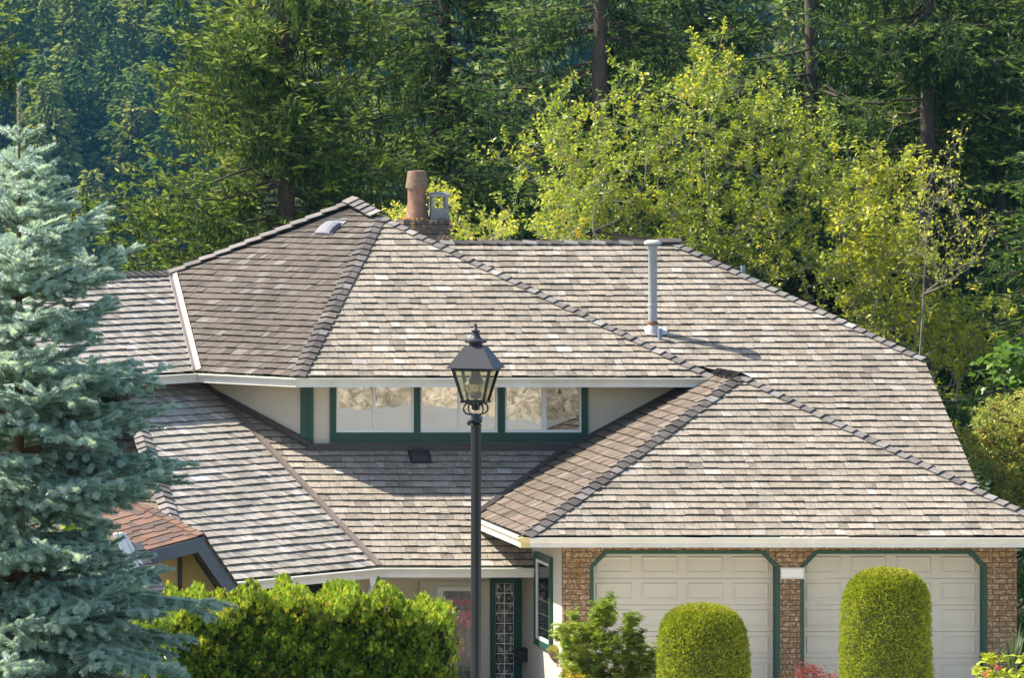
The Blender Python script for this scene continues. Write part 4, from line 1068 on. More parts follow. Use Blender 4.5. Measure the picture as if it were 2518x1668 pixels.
# far wooded hill
rng = np.random.default_rng(31); pos = []; sc = []; tn = []; dd = []
nT = 0
for i in range(760):
    y = rng.uniform(860, 1180); uu = rng.uniform(-500, 3000)
    if rng.random() < (.45 if uu > 700 else .04): continue
    x = xat(uu, y); zb = float(gz(y)); H = rng.uniform(13, 24); Rr = H*rng.uniform(.22, .32); n = 1100 if uu < 700 else 260; nT += 1
    t = rng.random(n)**.75; a = rng.uniform(0, 2*pi, n); r = Rr*t**.75*rng.uniform(.55, 1.12, n)*(1+.25*np.sin(t*40+i))+.15
    pos.append(np.stack([x+r*np.sin(a), y+r*np.cos(a), zb+H*(1-t)+.3*np.sin(a*3)], 1)); dd.append(np.stack([np.sin(a), np.cos(a), rng.uniform(-.7, .2, n)], 1))
    sc.append(rng.uniform(.8, 1.6, n)*(1 if uu < 700 else 2)); tn.append(np.clip(rng.uniform(.15, .75)+rng.normal(0, .1, n), 0, 1))
pos, dd, sc, tn = map(np.concatenate, (pos, dd, sc, tn)); R_ = frames(dd); V, Fc, t_ = scatter(SHOOT_V, SHOOT_F, pos, R_, np.stack([sc*.55, sc, sc*.55], 1), tn)
M['farleaf'] = leaf_mat('far_forest_leaves', [(.0, (.05, .10, .04)), (.5, (.18, .24, .07)), (1, (.42, .38, .12))], .35, .7, .1)
o = raw_mesh('far_forest', V, Fc, M['farleaf'], None, t_); tag(o, 'hazy conifer forest covering the hillside far behind the house', 'forest', kind='stuff')

# ================================================================== branching trees and shrubs
def inpoly(p, poly):
    x, y = p[:, 0], p[:, 1]; c = np.zeros(len(p), bool); n = len(poly)
    for i in range(n):
        (x0, y0), (x1, y1) = poly[i], poly[i-1]
        c ^= ((y0 > y) != (y1 > y)) & (x < (x1-x0)*(y-y0)/(y1-y0+1e-12)+x0)
    return c
def poly_points(poly, n, Y, dep, rng, disp=True):
    k = 1.0638 if disp else 1; poly = np.array(poly)*k; lo, hi = poly.min(0), poly.max(0); out = np.zeros((0, 2))
    while len(out) < n:
        q = rng.uniform(lo, hi, (n*3, 2)); out = np.concatenate([out, q[inpoly(q, poly)]])
    out = out[:n]; y = Y+rng.uniform(-1, 1, n)*dep
    return np.stack([(out[:, 0]-PX)*y/F, y, ZC-(out[:, 1]-PY)*y/F], 1)
def sprays(poly, nc, k, Y, dep, rng):
    c = poly_points(poly, nc, Y, dep, rng); o = np.repeat(c, k, 0); up = rng.normal(0, .22, (nc, 3))+np.array((0, 0, 1)); t = rng.uniform(-.75, .35, (nc*k, 1))
    return o+np.repeat(unit(up), k, 0)*t+rng.normal(0, .17, (nc*k, 3))*(1.15-t)
def grow(base, targets, rng, seg=.3, jit=.05, lowpen=.9):
    nodes = [np.array(b) for b in base]; par = [max(0, i-1) for i in range(len(base))]; par[0] = -1
    b0 = np.array(base[-1]); order = np.argsort(np.linalg.norm(targets-np.array(base[0]), axis=1)); tips = []
    arr = np.zeros((len(base)+len(targets)*14, 3)); n = len(base); arr[:n] = np.array(base)
    for ti in order:
        t = targets[ti]; d = np.linalg.norm(arr[:n]-t, axis=1)+lowpen*np.maximum(0, arr[:n, 2]-t[2]+.15); j = int(np.argmin(d))
        L = np.linalg.norm(arr[j]-t); k = max(1, min(12, int(L/seg))); p0 = arr[j].copy(); prev = j
        for i in range(1, k+1):
            f = i/k; p = p0+(t-p0)*f; p[2] += L*.10*sin(pi*f)*-.6
            if i < k: p = p+rng.normal(0, jit, 3)
            arr[n] = p; par.append(prev); prev = n; n += 1
            if n >= len(arr)-14: arr = np.concatenate([arr, np.zeros((2000, 3))])
        tips.append(prev)
    return arr[:n], np.array(par), np.array(tips)
def branch_mesh(nodes, par, tip_r=.004, pw=.45, nmin=4):
    n = len(nodes); cnt = np.zeros(n); child = np.bincount(par[par >= 0], minlength=n); cnt[child == 0] = 1
    for i in range(n-1, 0, -1):
        if par[i] >= 0: cnt[par[i]] += cnt[i]
    r = tip_r*np.maximum(cnt, 1)**pw; k = np.where(par >= 0)[0]
    return tubes(nodes[par[k]], nodes[k], r[par[k]]*.97, r[k], nmin), r
def leafy(name, label, cat, base, targets, seed, mtl, bark_, leaf=(.06, .10), per=10, twig=.28, ntw=3, tip_r=.004, jit=.05, seg=.3, updir=.5, pw=.45, group=None, tv=LEAF_V, tf=LEAF_F, lw=1.0, flat=0.0):
    rng = np.random.default_rng(seed); root = empty(name, tuple(base[0]), label, cat, group)
    nodes, par, tips = grow(base, targets, rng, seg, jit); (V, Fc, _), r = branch_mesh(nodes, par, tip_r, pw)
    c = nodes.mean(0); tp = nodes[tips]; dirs = unit(nodes[tips]-nodes[par[tips]])
    T0 = np.repeat(tp, ntw, 0); D0 = np.repeat(dirs, ntw, 0)
    D = unit(D0*.8+rng.normal(0, .6, D0.shape)+np.array((0, 0, updir))); L = rng.uniform(.4, 1.2, len(D))*twig
    T1 = T0+D*L[:, None]
    tw = tubes(T0, T1, np.full(len(D), tip_r*.9), np.full(len(D), tip_r*.4), 3)
    V, Fc, _ = join([(V, Fc, np.zeros(len(Fc))), tw]); raw_mesh('trunk', V, Fc, M[bark_], root)
    if per:
        ix = np.repeat(np.arange(len(D)), per); m_ = len(ix); q = rng.uniform(.05, 1.05, m_)
        pos = T0[ix]+D[ix]*(L[ix]*q)[:, None]+rng.normal(0, .012, (m_, 3))
        sd_ = unit(np.cross(D[ix], rng.normal(size=(m_, 3)))); dd = unit(D[ix]*rng.uniform(.1, .8, (m_, 1))+sd_+np.array((0, 0, -.12)))
        s = rng.uniform(*leaf, m_); upv = rng.normal(0, 1-flat, (m_, 3))+np.array((0, 0, 1.2+2*flat))
        x_ = unit(np.cross(dd, upv)); R_ = np.stack([x_, dd, np.cross(x_, dd)], 1)
        grp = np.repeat(rng.normal(0, .12, len(tp)), ntw)[ix]
        V, Fc, t_ = scatter(tv, tf, pos, R_, np.stack([s*lw, s, s], 1), np.clip(.48+grp+rng.normal(0, .16, m_), 0, 1))
        raw_mesh('crown', V, Fc, M[mtl], root, t_)
    return root
M['yellowleaf'] = leaf_mat('yellow_green_leaves', [(.0, (.08, .13, .016)), (.4, (.19, .26, .026)), (.75, (.44, .46, .04)), (1, (.68, .46, .03))], .46, .38, .5, 1.5)
M['limeleaf'] = leaf_mat('lime_leaves', [(.0, (.11, .16, .018)), (.5, (.34, .37, .035)), (1, (.66, .55, .06))], .46, .4, .4, 1.5)
rng = np.random.default_rng(41)
polyA = [(1110,560),(1190,490),(1185,300),(1205,270),(1290,235),(1330,290),(1390,310),(1430,190),(1480,205),(1560,205),(1620,140),(1650,105),(1690,180),(1720,235),(1800,215),(1865,160),(1850,205),(1800,265),(1900,295),(1920,350),(1900,380),(1960,410),(2010,470),(2030,600),(2050,760),(1900,700),(1700,610),(1560,575),(1200,575)]
polyB = [(1960,430),(2000,380),(2105,325),(2110,390),(2070,450),(2130,520),(2110,600),(2180,680),(2240,690),(2335,700),(2310,770),(2230,800),(2250,850),(2195,900),(2130,820),(2050,760),(1960,690),(1930,560)]
bA = at(1720*1.0638, 1200, 111.5); bA[2] = gz(111.5)
leafy('alder_tree', 'large airy tree with small yellow green leaves above the rear roof', 'tree', [bA, bA+np.array((.1, 0, 1.5)), bA+np.array((0, .1, 3))], sprays(polyA, 150, 7, 111.5, 1.5, rng), 42, 'yellowleaf', 'barkgrey', (.06, .10), 11, .36, 3, .0035, .07, updir=.9, pw=.41)
bB = at(2080*1.0638, 1200, 109.5); bB[2] = gz(109.5)
leafy('alder_tree', 'smaller tree with sparse lime leaves around the leafless trunk', 'tree', [bB, bB+np.array((.1, 0, 1.5))], sprays(polyB, 75, 6, 109.5, 1.1, rng), 43, 'limeleaf', 'barkgrey', (.08, .13), 6, .32, 3, .0035, .07)
polyC = [(865,455),(905,475),(935,500),(940,560),(985,560),(990,440),(1020,425),(1040,440),(1055,470),(1075,490),(1050,520),(1110,510),(1170,500),(1185,555),(1000,580),(900,560)]
bC = at(1060*1.0638, 800, 108.6); bC[2] = gz(108.6)
leafy('alder_sapling', 'low yellow leaved sapling peeking out behind the chimney', 'sapling', [bC, bC+np.array((0, 0, 2.5))], poly_points(polyC, 95, 108.6, .5, rng), 44, 'limeleaf', 'barkgrey', (.06, .10), 6, .28, 3, .0035, .05)
# leafless tree
bD = at(2262, 1100, 107.5); bD[2] = gz(107.5)
stem = [bD]+[at(u*1.0638, v*1.0638, 107.5) for u, v in ((2122, 900), (2128, 800), (2134, 700), (2138, 600), (2146, 500), (2150, 420), (2162, 370))]
stem = [a+(b-a)*t for a, b in zip(stem, stem[1:]) for t in (0, .2, .4, .6, .8)]+[stem[-1]]
rngd = np.random.default_rng(45)
pD = poly_points([(2160,370),(2250,265),(2235,300),(2215,420),(2260,480),(2330,520),(2300,560),(2250,620),(2200,650),(2160,680),(2150,600),(2060,640),(2080,560),(2130,560),(2085,470),(2120,450),(2100,380),(2150,400)], 230, 107.5, .9, rngd)
leafy('bare_tree', 'nearly leafless pale trunk with lichen and thin bare twigs right of the roof', 'tree', stem, pD, 46, 'limeleaf', 'barkbare', leaf=(.06, .10), per=1, twig=.2, ntw=3, tip_r=.0017, jit=.06, pw=.56)
# plants right of the roof
M['bushleaf'] = leaf_mat('butterfly_bush_leaves', [(.0, (.12, .18, .04)), (.5, (.30, .34, .08)), (.85, (.58, .50, .10)), (1, (.70, .52, .05))], .42, .5, .3)
M['mapleleaf'] = leaf_mat('maple_leaves', [(.0, (.06, .14, .025)), (1, (.18, .28, .06))], .4, .4, .4)
bE = at(2520, 1400, 101); bE[2] = gz(101)
pE = poly_points([(2250,1060),(2235,1010),(2270,950),(2330,925),(2420,900),(2480,1000),(2480,1240),(2350,1180),(2290,1140)], 320, 101, .9, rng)
bush = leafy('butterfly_bush', 'yellowing butterfly bush with brown seed spikes at the right edge', 'shrub', [bE, bE+np.array((0, 0, .6))], pE, 47, 'bushleaf', 'barkbrown', (.07, .13), 9, .25, 3, .003, .04, lw=.6)
sel = pE[rng.random(len(pE)) < .5]
SPT = MB()
for q in sel[:80]:
    az = rng.uniform(0, 6.28); h = rng.uniform(.12, .26); q = q+np.array((0, -.15, .03)); cz = rng.uniform(-.4, 1)
    pts = [q+np.array((sin(az)*h*t, cos(az)*h*t, h*(cz*t-.9*t*t*rng.uniform(.3, .9)))) for t in (0, .25, .5, .75, 1)]
    SPT.tube(pts, [.008, .02, .022, .018, .006], 6)
M['seed'] = paint('brown_seed_spike', (.22, .115, .04), .95, .4, 60, .1, bmp=1, bscale=120); sp_ = SPT.build('seed_spikes', M['seed'], bush); sp_['kind'] = 'stuff'
bF = at(2475, 1300, 104); bF[2] = gz(104)
leafy('maple_sapling', 'green maple sapling with large lobed leaves at the right edge', 'sapling', [bF, bF+np.array((0, 0, 1.5))], poly_points([(2270,850),(2310,830),(2367,820),(2450,830),(2450,960),(2330,930),(2280,890)], 60, 104, .6, rng), 48, 'mapleleaf', 'barkbrown', (.13, .22), 4, .3, 3, .004, .05, lw=1.5, flat=.4)

# ------------------------------------------------------------------ clipped and hedge plants
M['hedge'] = leaf_mat('hedge_cedar', [(.0, (.10, .06, .025)), (.10, (.045, .09, .012)), (.45, (.22, .32, .03)), (.8, (.45, .52, .05)), (1, (.66, .52, .06))], .34, .5, .25)
M['topiary'] = leaf_mat('clipped_cedar', [(.0, (.18, .13, .025)), (.15, (.13, .175, .012)), (.5, (.26, .31, .02)), (.9, (.45, .47, .04)), (1, (.58, .44, .12))], .35, .5, .25)
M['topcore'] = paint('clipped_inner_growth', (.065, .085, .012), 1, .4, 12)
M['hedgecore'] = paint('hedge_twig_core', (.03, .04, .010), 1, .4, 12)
def fan(nleaf, spread, seed):
    r = np.random.default_rng(seed); v = []; f = []
    for i in range(nleaf):
        a = (i/(nleaf-1)-.5)*spread; st = .75*abs(i/(nleaf-1)-.5); d = np.array((sin(a), cos(a), r.uniform(-.2, .2))); s = np.array((d[1], -d[0], 0))*.085
        o = np.array((0, .55*(1-2*abs(i/(nleaf-1)-.5)), 0))*r.uniform(.7, 1); l = r.uniform(.35, .6); b = len(v)
        v += [o, o+d*l*.5+s, o+d*l, o+d*l*.5-s]; f.append((b, b+1, b+2, b+3))
    return v, f
FV, FF = fan(9, 2.2, 1)
# hedge
HY = 80.0; hroot = empty('cedar_hedge', (12, HY, float(gz(HY))), 'loose bright green cedar hedge left of the lamp post', 'hedge')
rng = np.random.default_rng(51)
hu = [300, 400, 470, 600, 820, 1000, 1070, 1105, 1124]; hv = [1560, 1505, 1475, 1466, 1464, 1474, 1500, 1540, 1645]
def hedge_pts(n):
    u = rng.uniform(345, 1124, n); x = xat(u, HY); top = zat(np.interp(u, hu, hv), HY); bot = gz(HY); which = rng.random(n)
    d = np.zeros((n, 3)); fr = which < .62; z = bot+(top-bot)*rng.random(n)**.8; y = np.full(n, HY-.7)
    tp = ~fr
    y[tp] = HY-.7+rng.random(tp.sum())*1.4; z[tp] = top[tp]+.07*np.sin(x[tp]*4.1+y[tp]*3)+.06*np.sin(x[tp]*9.7+1)
    k = z/top; y[fr] += .45*np.clip((k[fr]-.55)/.45, 0, 1)**3
    b = .06*np.sin(x*5+z*3)+.055*np.sin(x*11.3+z*7.1+1)+.06*np.sin(z*17+x*6)+.05*np.sin(x*23-z*13)
    nrm = np.stack([np.zeros(n), np.where(fr, -1, 0), np.where(fr, .25, 1)], 1); 
    e = np.clip((u-1040)/84, 0, 1); nrm[:, 0] += e*1.2; y += e*.35*np.where(fr, 1, 0)
    nrm = unit(nrm); p = np.stack([x, y, z], 1)+nrm*(b-rng.random(n)*.22)[:, None]; return p, nrm
p, nm = hedge_pts(36000); n = len(p)
dd = unit(nm*rng.uniform(.3, 1, (n, 1))+np.stack([rng.normal(0, .45, n), rng.normal(0, .25, n), rng.uniform(.2, 1.1, n)], 1))
patch = np.sin(p[:, 0]*4.3+p[:, 2]*3.1)*np.sin(p[:, 0]*2.1-p[:, 2]*5.2+1)
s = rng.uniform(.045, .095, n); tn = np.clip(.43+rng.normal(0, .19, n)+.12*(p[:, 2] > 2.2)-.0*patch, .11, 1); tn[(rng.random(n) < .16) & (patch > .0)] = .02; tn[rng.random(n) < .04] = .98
up = rng.random(n) < .04; dd[up] = unit(np.stack([rng.normal(0, .2, up.sum()), rng.normal(0, .2, up.sum()), np.ones(up.sum())], 1)); s[up] *= 1.5
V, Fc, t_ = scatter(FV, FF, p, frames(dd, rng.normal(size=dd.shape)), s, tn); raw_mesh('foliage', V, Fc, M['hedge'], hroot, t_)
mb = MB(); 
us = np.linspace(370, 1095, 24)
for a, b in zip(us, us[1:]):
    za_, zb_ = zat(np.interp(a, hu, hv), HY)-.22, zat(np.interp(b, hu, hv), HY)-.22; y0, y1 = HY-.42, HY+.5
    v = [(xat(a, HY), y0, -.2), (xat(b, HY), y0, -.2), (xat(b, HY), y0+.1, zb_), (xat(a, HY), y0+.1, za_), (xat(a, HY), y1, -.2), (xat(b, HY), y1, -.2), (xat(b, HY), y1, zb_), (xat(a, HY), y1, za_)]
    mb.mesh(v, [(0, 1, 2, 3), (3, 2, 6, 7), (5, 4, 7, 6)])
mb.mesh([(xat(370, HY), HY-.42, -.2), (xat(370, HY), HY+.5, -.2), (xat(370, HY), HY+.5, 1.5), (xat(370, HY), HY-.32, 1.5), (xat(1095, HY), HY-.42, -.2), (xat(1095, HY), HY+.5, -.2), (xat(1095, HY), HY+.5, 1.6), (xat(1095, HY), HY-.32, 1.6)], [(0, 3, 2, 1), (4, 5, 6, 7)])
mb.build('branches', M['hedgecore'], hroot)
# topiary
def topiary(label, uc, vtop, Y, R, seed, sq=2.6):
    rng = np.random.default_rng(seed); x = xat(uc, Y); zt_ = zat(vtop, Y); zb = float(gz(Y))-.05; root = empty('clipped_shrub', (x, Y, zb), label, 'shrub', 'clipped cedar shrubs by the garage')
    H = zt_-zb
    def surf(n):
        t = rng.random(n); a = rng.uniform(0, 2*pi, n); cap = rng.random(n) < .3
        z = np.where(cap, H-.55*R*(1-0), H*t*.999); 
        th = rng.uniform(0, pi/2, n); hc = R*.95
        zc = np.maximum(0, (z-(H-hc))/hc)
        rr = np.sqrt(rng.random(n)); z = np.where(cap, H-hc+hc*(1-rr**sq)**(1/sq), H*t); zc = np.clip((z-(H-hc))/hc, 0, 1)
        r = R*(1.02-.10*z/H)*(1-zc**sq)**(1/sq)
        r = np.where(cap, R*.92*rr, r); r *= 1+.03*np.sin(a*3+z*4+seed)+.025*np.sin(a*7-z*6)+.015*np.sin(a*13+z*17)
        nr = np.stack([np.cos(a), np.sin(a), np.where(cap, 2.2*(1-rr**2.5)+.15, .12+1.4*zc**2)], 1)
        return np.stack([x+r*np.cos(a), Y+r*np.sin(a), zb+z], 1), unit(nr)
    p, nm = surf(42000); n = len(p); p = p-nm*(rng.random(n)**1.5*.055)[:, None]
    dd = unit(nm*.8+rng.normal(0, .5, (n, 3))+np.array((0, 0, .35))); s = rng.uniform(.030, .062, n); pa = np.sin(p[:, 0]*6+p[:, 2]*4)*np.sin(p[:, 2]*9-p[:, 0]*3)
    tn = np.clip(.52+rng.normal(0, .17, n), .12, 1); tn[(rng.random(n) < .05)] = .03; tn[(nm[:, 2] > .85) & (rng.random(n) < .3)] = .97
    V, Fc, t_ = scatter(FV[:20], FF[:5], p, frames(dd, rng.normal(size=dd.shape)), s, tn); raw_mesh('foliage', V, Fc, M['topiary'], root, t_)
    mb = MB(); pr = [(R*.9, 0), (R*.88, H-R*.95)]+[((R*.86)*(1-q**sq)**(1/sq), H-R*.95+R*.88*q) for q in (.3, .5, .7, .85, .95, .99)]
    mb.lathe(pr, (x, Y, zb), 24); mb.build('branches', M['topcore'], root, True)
topiary('shorter rounded clipped cedar shrub before the left garage door', 1729, 1490, 85, .63, 61)
topiary('taller domed clipped cedar shrub before the right garage door', 2179, 1402, 84.5, .615, 62)
# small garden plants
rng = np.random.default_rng(71)
M['acer'] = leaf_mat('small_maple_leaves', [(.0, (.09, .13, .018)), (.5, (.19, .27, .03)), (1, (.38, .40, .05))], .4, .45, .3)
M['acerred'] = leaf_mat('red_lace_leaves', [(.0, (.12, .02, .025)), (1, (.36, .09, .08))], .35, .45, .3)
b1 = at(1500, 1800, 86.5); b1[2] = gz(86.5)
STAR_V = [(0, 0, 0)]+[q for a in (-1.1, -.4, .4, 1.1) for q in ((sin(a-.16)*.55, cos(a-.16)*.55, .05), (sin(a)*1.0, cos(a)*1.0, -.06), (sin(a+.16)*.55, cos(a+.16)*.55, .05))]
STAR_F = [(0, 1+3*i, 2+3*i, 3+3*i) for i in range(4)]
leafy('japanese_maple', 'small upright green maple shrub before the brick pier', 'shrub', [b1, b1+np.array((0, 0, .4))], poly_points([(1285,1475),(1310,1450),(1330,1425),(1345,1470),(1362,1455),(1385,1400),(1405,1392),(1415,1410),(1405,1475),(1440,1480),(1455,1430),(1478,1432),(1480,1470),(1500,1520),(1525,1495),(1515,1560),(1440,1700),(1360,1700),(1320,1600),(1300,1500)], 340, 86.5, .55, rng), 72, 'acer', 'barkbrown', (.05, .085), 14, .15, 3, .0025, .03, seg=.15, tv=STAR_V, tf=STAR_F, flat=.5)
b2 = at(1985, 1850, 87.5); b2[2] = gz(87.5)
leafy('red_laceleaf_maple', 'low red laceleaf maple between the two clipped shrubs', 'shrub', [b2, b2+np.array((0, 0, .5))], poly_points([(1810,1580),(1825,1548),(1860,1540),(1900,1550),(1925,1570),(1930,1680),(1800,1680)], 130, 87.5, .4, rng), 73, 'acerred', 'barkbrown', (.05, .09), 9, .12, 3, .0025, .03, seg=.15, lw=.35, updir=.1)
M['lime'] = leaf_mat('chartreuse_leaves', [(.0, (.20, .28, .02)), (1, (.48, .50, .05))], .35, .4, .3)
b3 = at(2460, 1800, 90); b3[2] = gz(90)
leafy('sweet_potato_vine', 'chartreuse leafy vine at the right end of the brick wall', 'plant', [b3, b3+np.array((0, 0, .3))], poly_points([(2265,1535),(2290,1515),(2330,1540),(2367,1510),(2440,1520),(2440,1700),(2270,1700)], 70, 90, .35, rng), 74, 'lime', 'barkbrown', (.09, .14), 5, .12, 3, .003, .03, seg=.15, lw=1.5, flat=.5)
M['pinkflower'] = leaf_mat('pink_petals', [(.0, (.45, .03, .06)), (1, (.65, .10, .13))], .3, .4, .3)
b4 = at(2440, 1800, 89.6); b4[2] = gz(89.6)
leafy('begonia', 'pink flowered begonia among the chartreuse vine', 'flower', [b4, b4+np.array((0, 0, .3))], poly_points([(2275,1545),(2300,1540),(2310,1570),(2300,1640),(2275,1640)], 16, 89.6, .12, rng), 75, 'pinkflower', 'barkbrown', (.03, .05), 5, .05, 2, .0025, .02, seg=.15, lw=1.8)
grs = empty('spiky_grass', tuple(at(2490, 1640, 91)), 'spiky strap leaved plant rising against the brick end pier', 'plant'); mb = MB(); c = at(2490, 1660, 91)
for i in range(46):
    az = rng.uniform(0, 6.28); L = rng.uniform(.45, .85); sp = rng.uniform(.1, .6); pts = [c+np.array((sin(az)*L*sp*t, cos(az)*L*sp*t, L*(t-.35*sp*t*t))) for t in (0, .35, .7, 1)]
    pv = np.array((cos(az), -sin(az), 0))*.012
    for a, b, wa, wb in zip(pts, pts[1:], (1, .9, .6), (.9, .6, .05)): mb.poly([a-pv*wa, a+pv*wa, b+pv*wb, b-pv*wb])
M['strap'] = paint('strap_leaf', (.075, .12, .035), .5, .3, 20); mb.build('leaves', M['strap'], grs)
b5 = at(1410, 1800, 86); b5[2] = gz(86)
M['yellowflower'] = leaf_mat('yellow_petals', [(.0, (.35, .30, .02)), (1, (.70, .50, .02))], .3, .4, .3)
leafy('yellow_flowers', 'clump of yellow flowers at the foot of the small maple', 'flower', [b5, b5+np.array((0, 0, .3))], poly_points([(1308,1568),(1318,1545),(1345,1550),(1355,1600),(1340,1650),(1308,1650)], 40, 86, .15, rng), 76, 'yellowflower', 'barkbrown', (.03, .05), 8, .07, 2, .0025, .02, seg=.15, lw=1.5)
wpl = empty('wall_planter', (xl-.1, 94.05, zat(1625, 94)), 'half basket of pale yellow blooms hung on the side wall', 'planter'); mb = MB(); c = np.array((xl-.005, 94.15, zat(1625, 94.1)))
pr = [(.03, -.05), (.10, .03), (.14, .12), (.145, .14)]
v = []; f = []
for r, z in pr:
    for k in range(9): a = pi/2+pi*k/8; v.append((c[0]+r*cos(a), c[1]+r*1.2*sin(a), c[2]+z))
for i in range(3):
    for k in range(8): f.append((i*9+k, i*9+k+1, (i+1)*9+k+1, (i+1)*9+k))
mb.mesh(v, f); mb.build('basket', M['roughclay'], wpl)
n = 260; a = rng.uniform(pi/2, 3*pi/2, n); r = .14*np.sqrt(rng.random(n)); pos = np.stack([c[0]+r*np.cos(a), c[1]+1.3*r*np.sin(a), c[2]+.13+.09*(1-(r/.15)**2)*rng.uniform(.5, 1, n)], 1)
V, Fc, t_ = scatter(STAR_V, STAR_F, pos, frames(unit(rng.normal(0, .6, (n, 3))+np.array((-.3, 0, 1)))), rng.uniform(.025, .045, n), rng.uniform(.2, .9, n)); M['paleyellow'] = leaf_mat('pale_yellow_blooms', [(0, (.22, .24, .05)), (1, (.55, .50, .16))], .3); raw_mesh('blooms', V, Fc, M['paleyellow'], wpl, t_)
# broad leaved shrub behind the spruce
M['broad'] = leaf_mat('broad_green_leaves', [(.0, (.07, .13, .01)), (.5, (.17, .26, .015)), (1, (.36, .40, .03))], .45, .35, .4, 1.6)
b6 = at(190, 1800, 72); b6[2] = gz(72)
leafy('leafy_shrub', 'sunlit broad leaved shrub glimpsed behind the blue spruce', 'shrub', [b6, b6+np.array((0, 0, .8))], poly_points([(20,1400),(60,1260),(180,1200),(250,1250),(240,1330),(330,1400),(390,1410),(400,1700),(20,1700)], 240, 72, .5, rng), 77, 'broad', 'barkbrown', (.06, .10), 7, .22, 3, .003, .04, seg=.2, lw=1.2)
b7 = at(2525, 1800, 97.5); b7[2] = gz(97.5)
leafy('cedar_shrub', 'dark green cedar shrub beyond the right end of the garage', 'shrub', [b7, b7+np.array((0, 0, .8))], poly_points([(2352,1262),(2400,1255),(2480,1265),(2480,1700),(2352,1700)], 200, 97.5, .4, rng), 78, 'cedar', 'barkbrown', (.06, .11), 10, .18, 3, .003, .04, seg=.2, lw=.7)

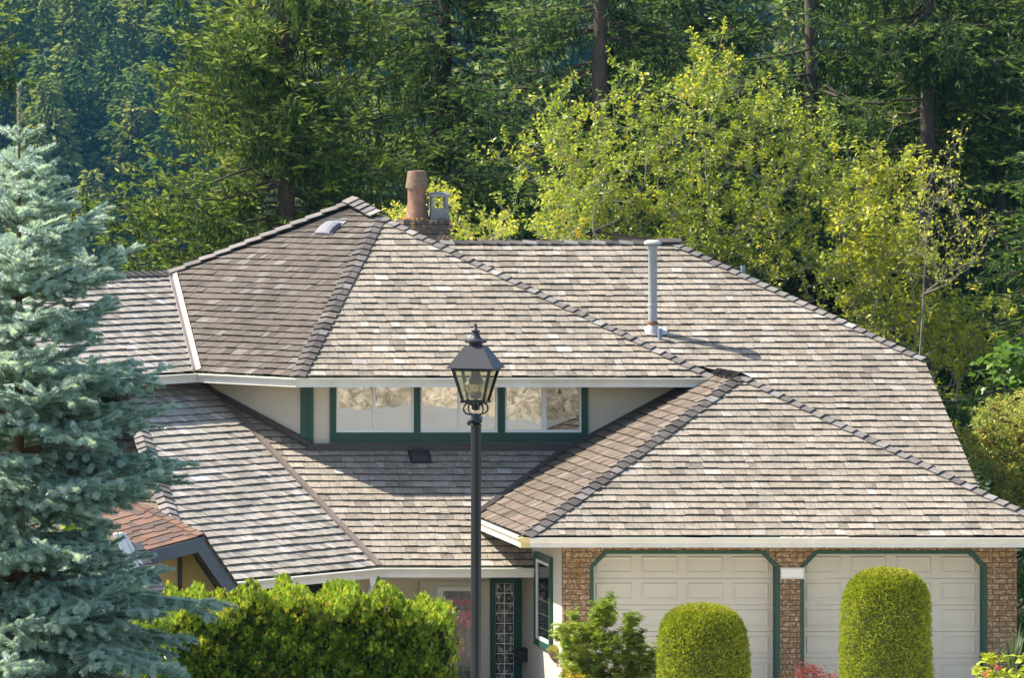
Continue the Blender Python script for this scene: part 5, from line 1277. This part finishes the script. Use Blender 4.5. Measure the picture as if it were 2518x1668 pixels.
# ================================================================== blue spruce
M['spruce'] = leaf_mat('blue_spruce_needles', [(.0, (.26, .375, .355)), (.5, (.52, .645, .61)), (.85, (.70, .80, .755)), (1, (.74, .80, .64))], .42, .5, .35, 1.0)
def spruce():
    rng = np.random.default_rng(81); SY = 45.0; x = xat(47, SY); zt_ = zat(207, SY); zb = float(gz(SY))-.3
    root = empty('blue_spruce', (x, SY, zb), 'blue spruce with silvery needles filling the left foreground', 'spruce')
    A, B, RA, wear = [], [], [], []           # shoots: start, end, stem radius
    def shoot(a, b, r): A.append(a); B.append(b); RA.append(r)
    top = np.array((x, SY, zt_)); shoot(top-np.array((0, 0, .44)), top, .017)
    wood0 = [np.array((x, SY, zb)), top-np.array((0, 0, .40))]
    W = [(wood0[0], wood0[1], .075, .008)]
    U3 = np.array((0, 0, 1.))
    def bough(o, d, L, lvl, curve):
        n = max(3, int(L/.10)); pts = [o]; dc = d.copy()
        for i in range(n):
            dc = unit(dc+U3*curve*(i/n-.35)/n*2.2+rng.normal(0, .035, 3)); pts.append(pts[-1]+dc*L/n)
        pts = np.array(pts)
        for i in range(n):
            t = (i+1)/n; old = (lvl == 0 and t < .35 and L > .7)
            r = (.004+.010*L*(1-t)) if lvl == 0 else .0035
            if old: W.append((pts[i], pts[i+1], r+.004, r))
            else: shoot(pts[i], pts[i+1], r)
        if lvl == 2: return
        sp = .070 if lvl == 0 else .076
        m_ = int(L*.93/sp); sgn = 1
        for k in range(m_):
            t = .08+.9*k/max(1, m_)
            if t*L < .05: continue
            j = min(n-1, int(t*n)); f = t*n-j; p = pts[j]*(1-f)+pts[j+1]*f; fw = unit(pts[j+1]-pts[j]); sd_ = unit(np.cross(fw, U3)); sgn = -sgn
            if lvl == 0:
                l = min(.17+.45*L*(1-t)**.7, .70)*rng.uniform(.6, 1.1)
                up_ = rng.uniform(-.32, .18) if rng.random() > .10 else .6
            else: l = min(.10+.40*L*(1-t), .24)*rng.uniform(.7, 1.1); up_ = rng.uniform(-.3, .25)
            dd = unit(fw*rng.uniform(.6, 1.0)+sd_*sgn*.85+U3*up_)
            bough(p, dd, l, lvl+1 if l > .22 else 2, .25)
    d = .43; k = 0
    while zt_-d > zb+.5:
        L = np.interp(d, [.43, .6, .8, 1.0, 1.4, 1.9, 2.6, 3.4, 4.6], [.17, .22, .36, .50, .70, .92, 1.12, 1.32, 1.52]); el = np.interp(d, [.4, .9, 1.6, 2.4, 3.4, 5], [.62, .68, .36, .12, -.06, -.18])
        nb_ = 5 if d < .6 else 7 if d < 1.1 else 10
        ph = rng.uniform(0, 6.28)
        for i in range(nb_):
            az = ph+2*pi*i/nb_+rng.normal(0, .2); l = L*rng.uniform(.78, 1.12); e = el+rng.normal(0, .10)
            dr = unit(np.array((sin(az), cos(az), e))); tv_ = PY+(ZC-(zt_-d+l*e*.7))*F/SY
            if sin(az) > .2 and 1255 < tv_ < 1385: l *= .68
            elif sin(az) > .5 and 960 < tv_ < 1040: l *= .8
            bough(np.array((x, SY, zt_-d+rng.uniform(-.05, .05))), dr, l, 0, .55 if d > 1.5 else .25)
        if d > 1.5:
            for i in range(2):      # small shoots between the whorls
                az = rng.uniform(0, 6.28); bough(np.array((x, SY, zt_-d-.13)), unit(np.array((sin(az), cos(az), el))), L*.45*rng.uniform(.6, 1), 0, .3)
        d += (.17 if d < .6 else .23 if d < 1.4 else .29)*rng.uniform(.85, 1.15)
    A_, B_, R_ = np.array(A), np.array(B), np.array(RA)
    t1 = tubes(A_, B_, R_, R_*.8, 4); w = tubes(np.array([q[0] for q in W]), np.array([q[1] for q in W]), np.array([q[2] for q in W]), np.array([q[3] for q in W]), 8)
    V, Fc, _ = join([w, t1]); raw_mesh('trunk', V, Fc, M['barkbrown2'], root)
    L = np.linalg.norm(B_-A_, axis=1); uu = A_[:, 0]/A_[:, 1]*F+PX; dens = np.where(uu < -120, 200, 1150)
    cnt = np.maximum(6, (L*dens).astype(int)); ix = np.repeat(np.arange(len(L)), cnt); n = len(ix); q = rng.random(n)
    pos = A_[ix]+(B_-A_)[ix]*q[:, None]; fw = unit((B_-A_)[ix]); ra = unit(np.cross(fw, rng.normal(size=(n, 3)))); ra = unit(ra+U3*.35)
    nd = unit(fw*rng.uniform(.25, .75, (n, 1))+ra); ln = rng.uniform(.025, .034, n)*np.where(uu[ix] < -120, 1.6, 1)
    sd_ = unit(np.cross(nd, fw)); wd = rng.uniform(.0030, .0042, n)*np.where(uu[ix] < -120, 1.8, 1)
    V = np.stack([pos-sd_*wd[:, None], pos+sd_*wd[:, None], pos+nd*ln[:, None]+sd_*wd[:, None]*.3, pos+nd*ln[:, None]-sd_*wd[:, None]*.3], 1).reshape(-1, 3)
    bt = np.clip(rng.normal(.5, .12, len(L)), 0, 1)
    raw_mesh('crown', V, np.arange(n*4).reshape(-1, 4), M['spruce'], root, np.clip(bt[ix]+rng.normal(0, .14, n), 0, 1))
    print('spruce shoots', len(L), 'needles', n)
M['barkbrown2'] = bark('orange_brown_twig', (.13, .065, .03), (.30, .15, .065), 30)
spruce()
print('conifer shoots', sum(NSH), NSH)

# ================================================================== haze
HAZE = .00005
m = bpy.data.materials.new('haze_air'); m.use_nodes = True; nt = m.node_tree; nt.nodes.remove(nt.nodes['Principled BSDF'])
pv = nt.nodes.new('ShaderNodeVolumePrincipled'); pv.inputs['Color'].default_value = (.15, .58, 1, 1); pv.inputs['Density'].default_value = HAZE; pv.inputs['Anisotropy'].default_value = 0
nt.links.new(pv.outputs[0], nt.nodes['Material Output'].inputs['Volume'])
mb = MB(); mb.box((-1600, -120, -50), (1600, 1800, 190)); hz = mb.build('haze', m); hz['kind'] = 'stuff'; hz['label'] = 'thin blue air between the house and the far hill'
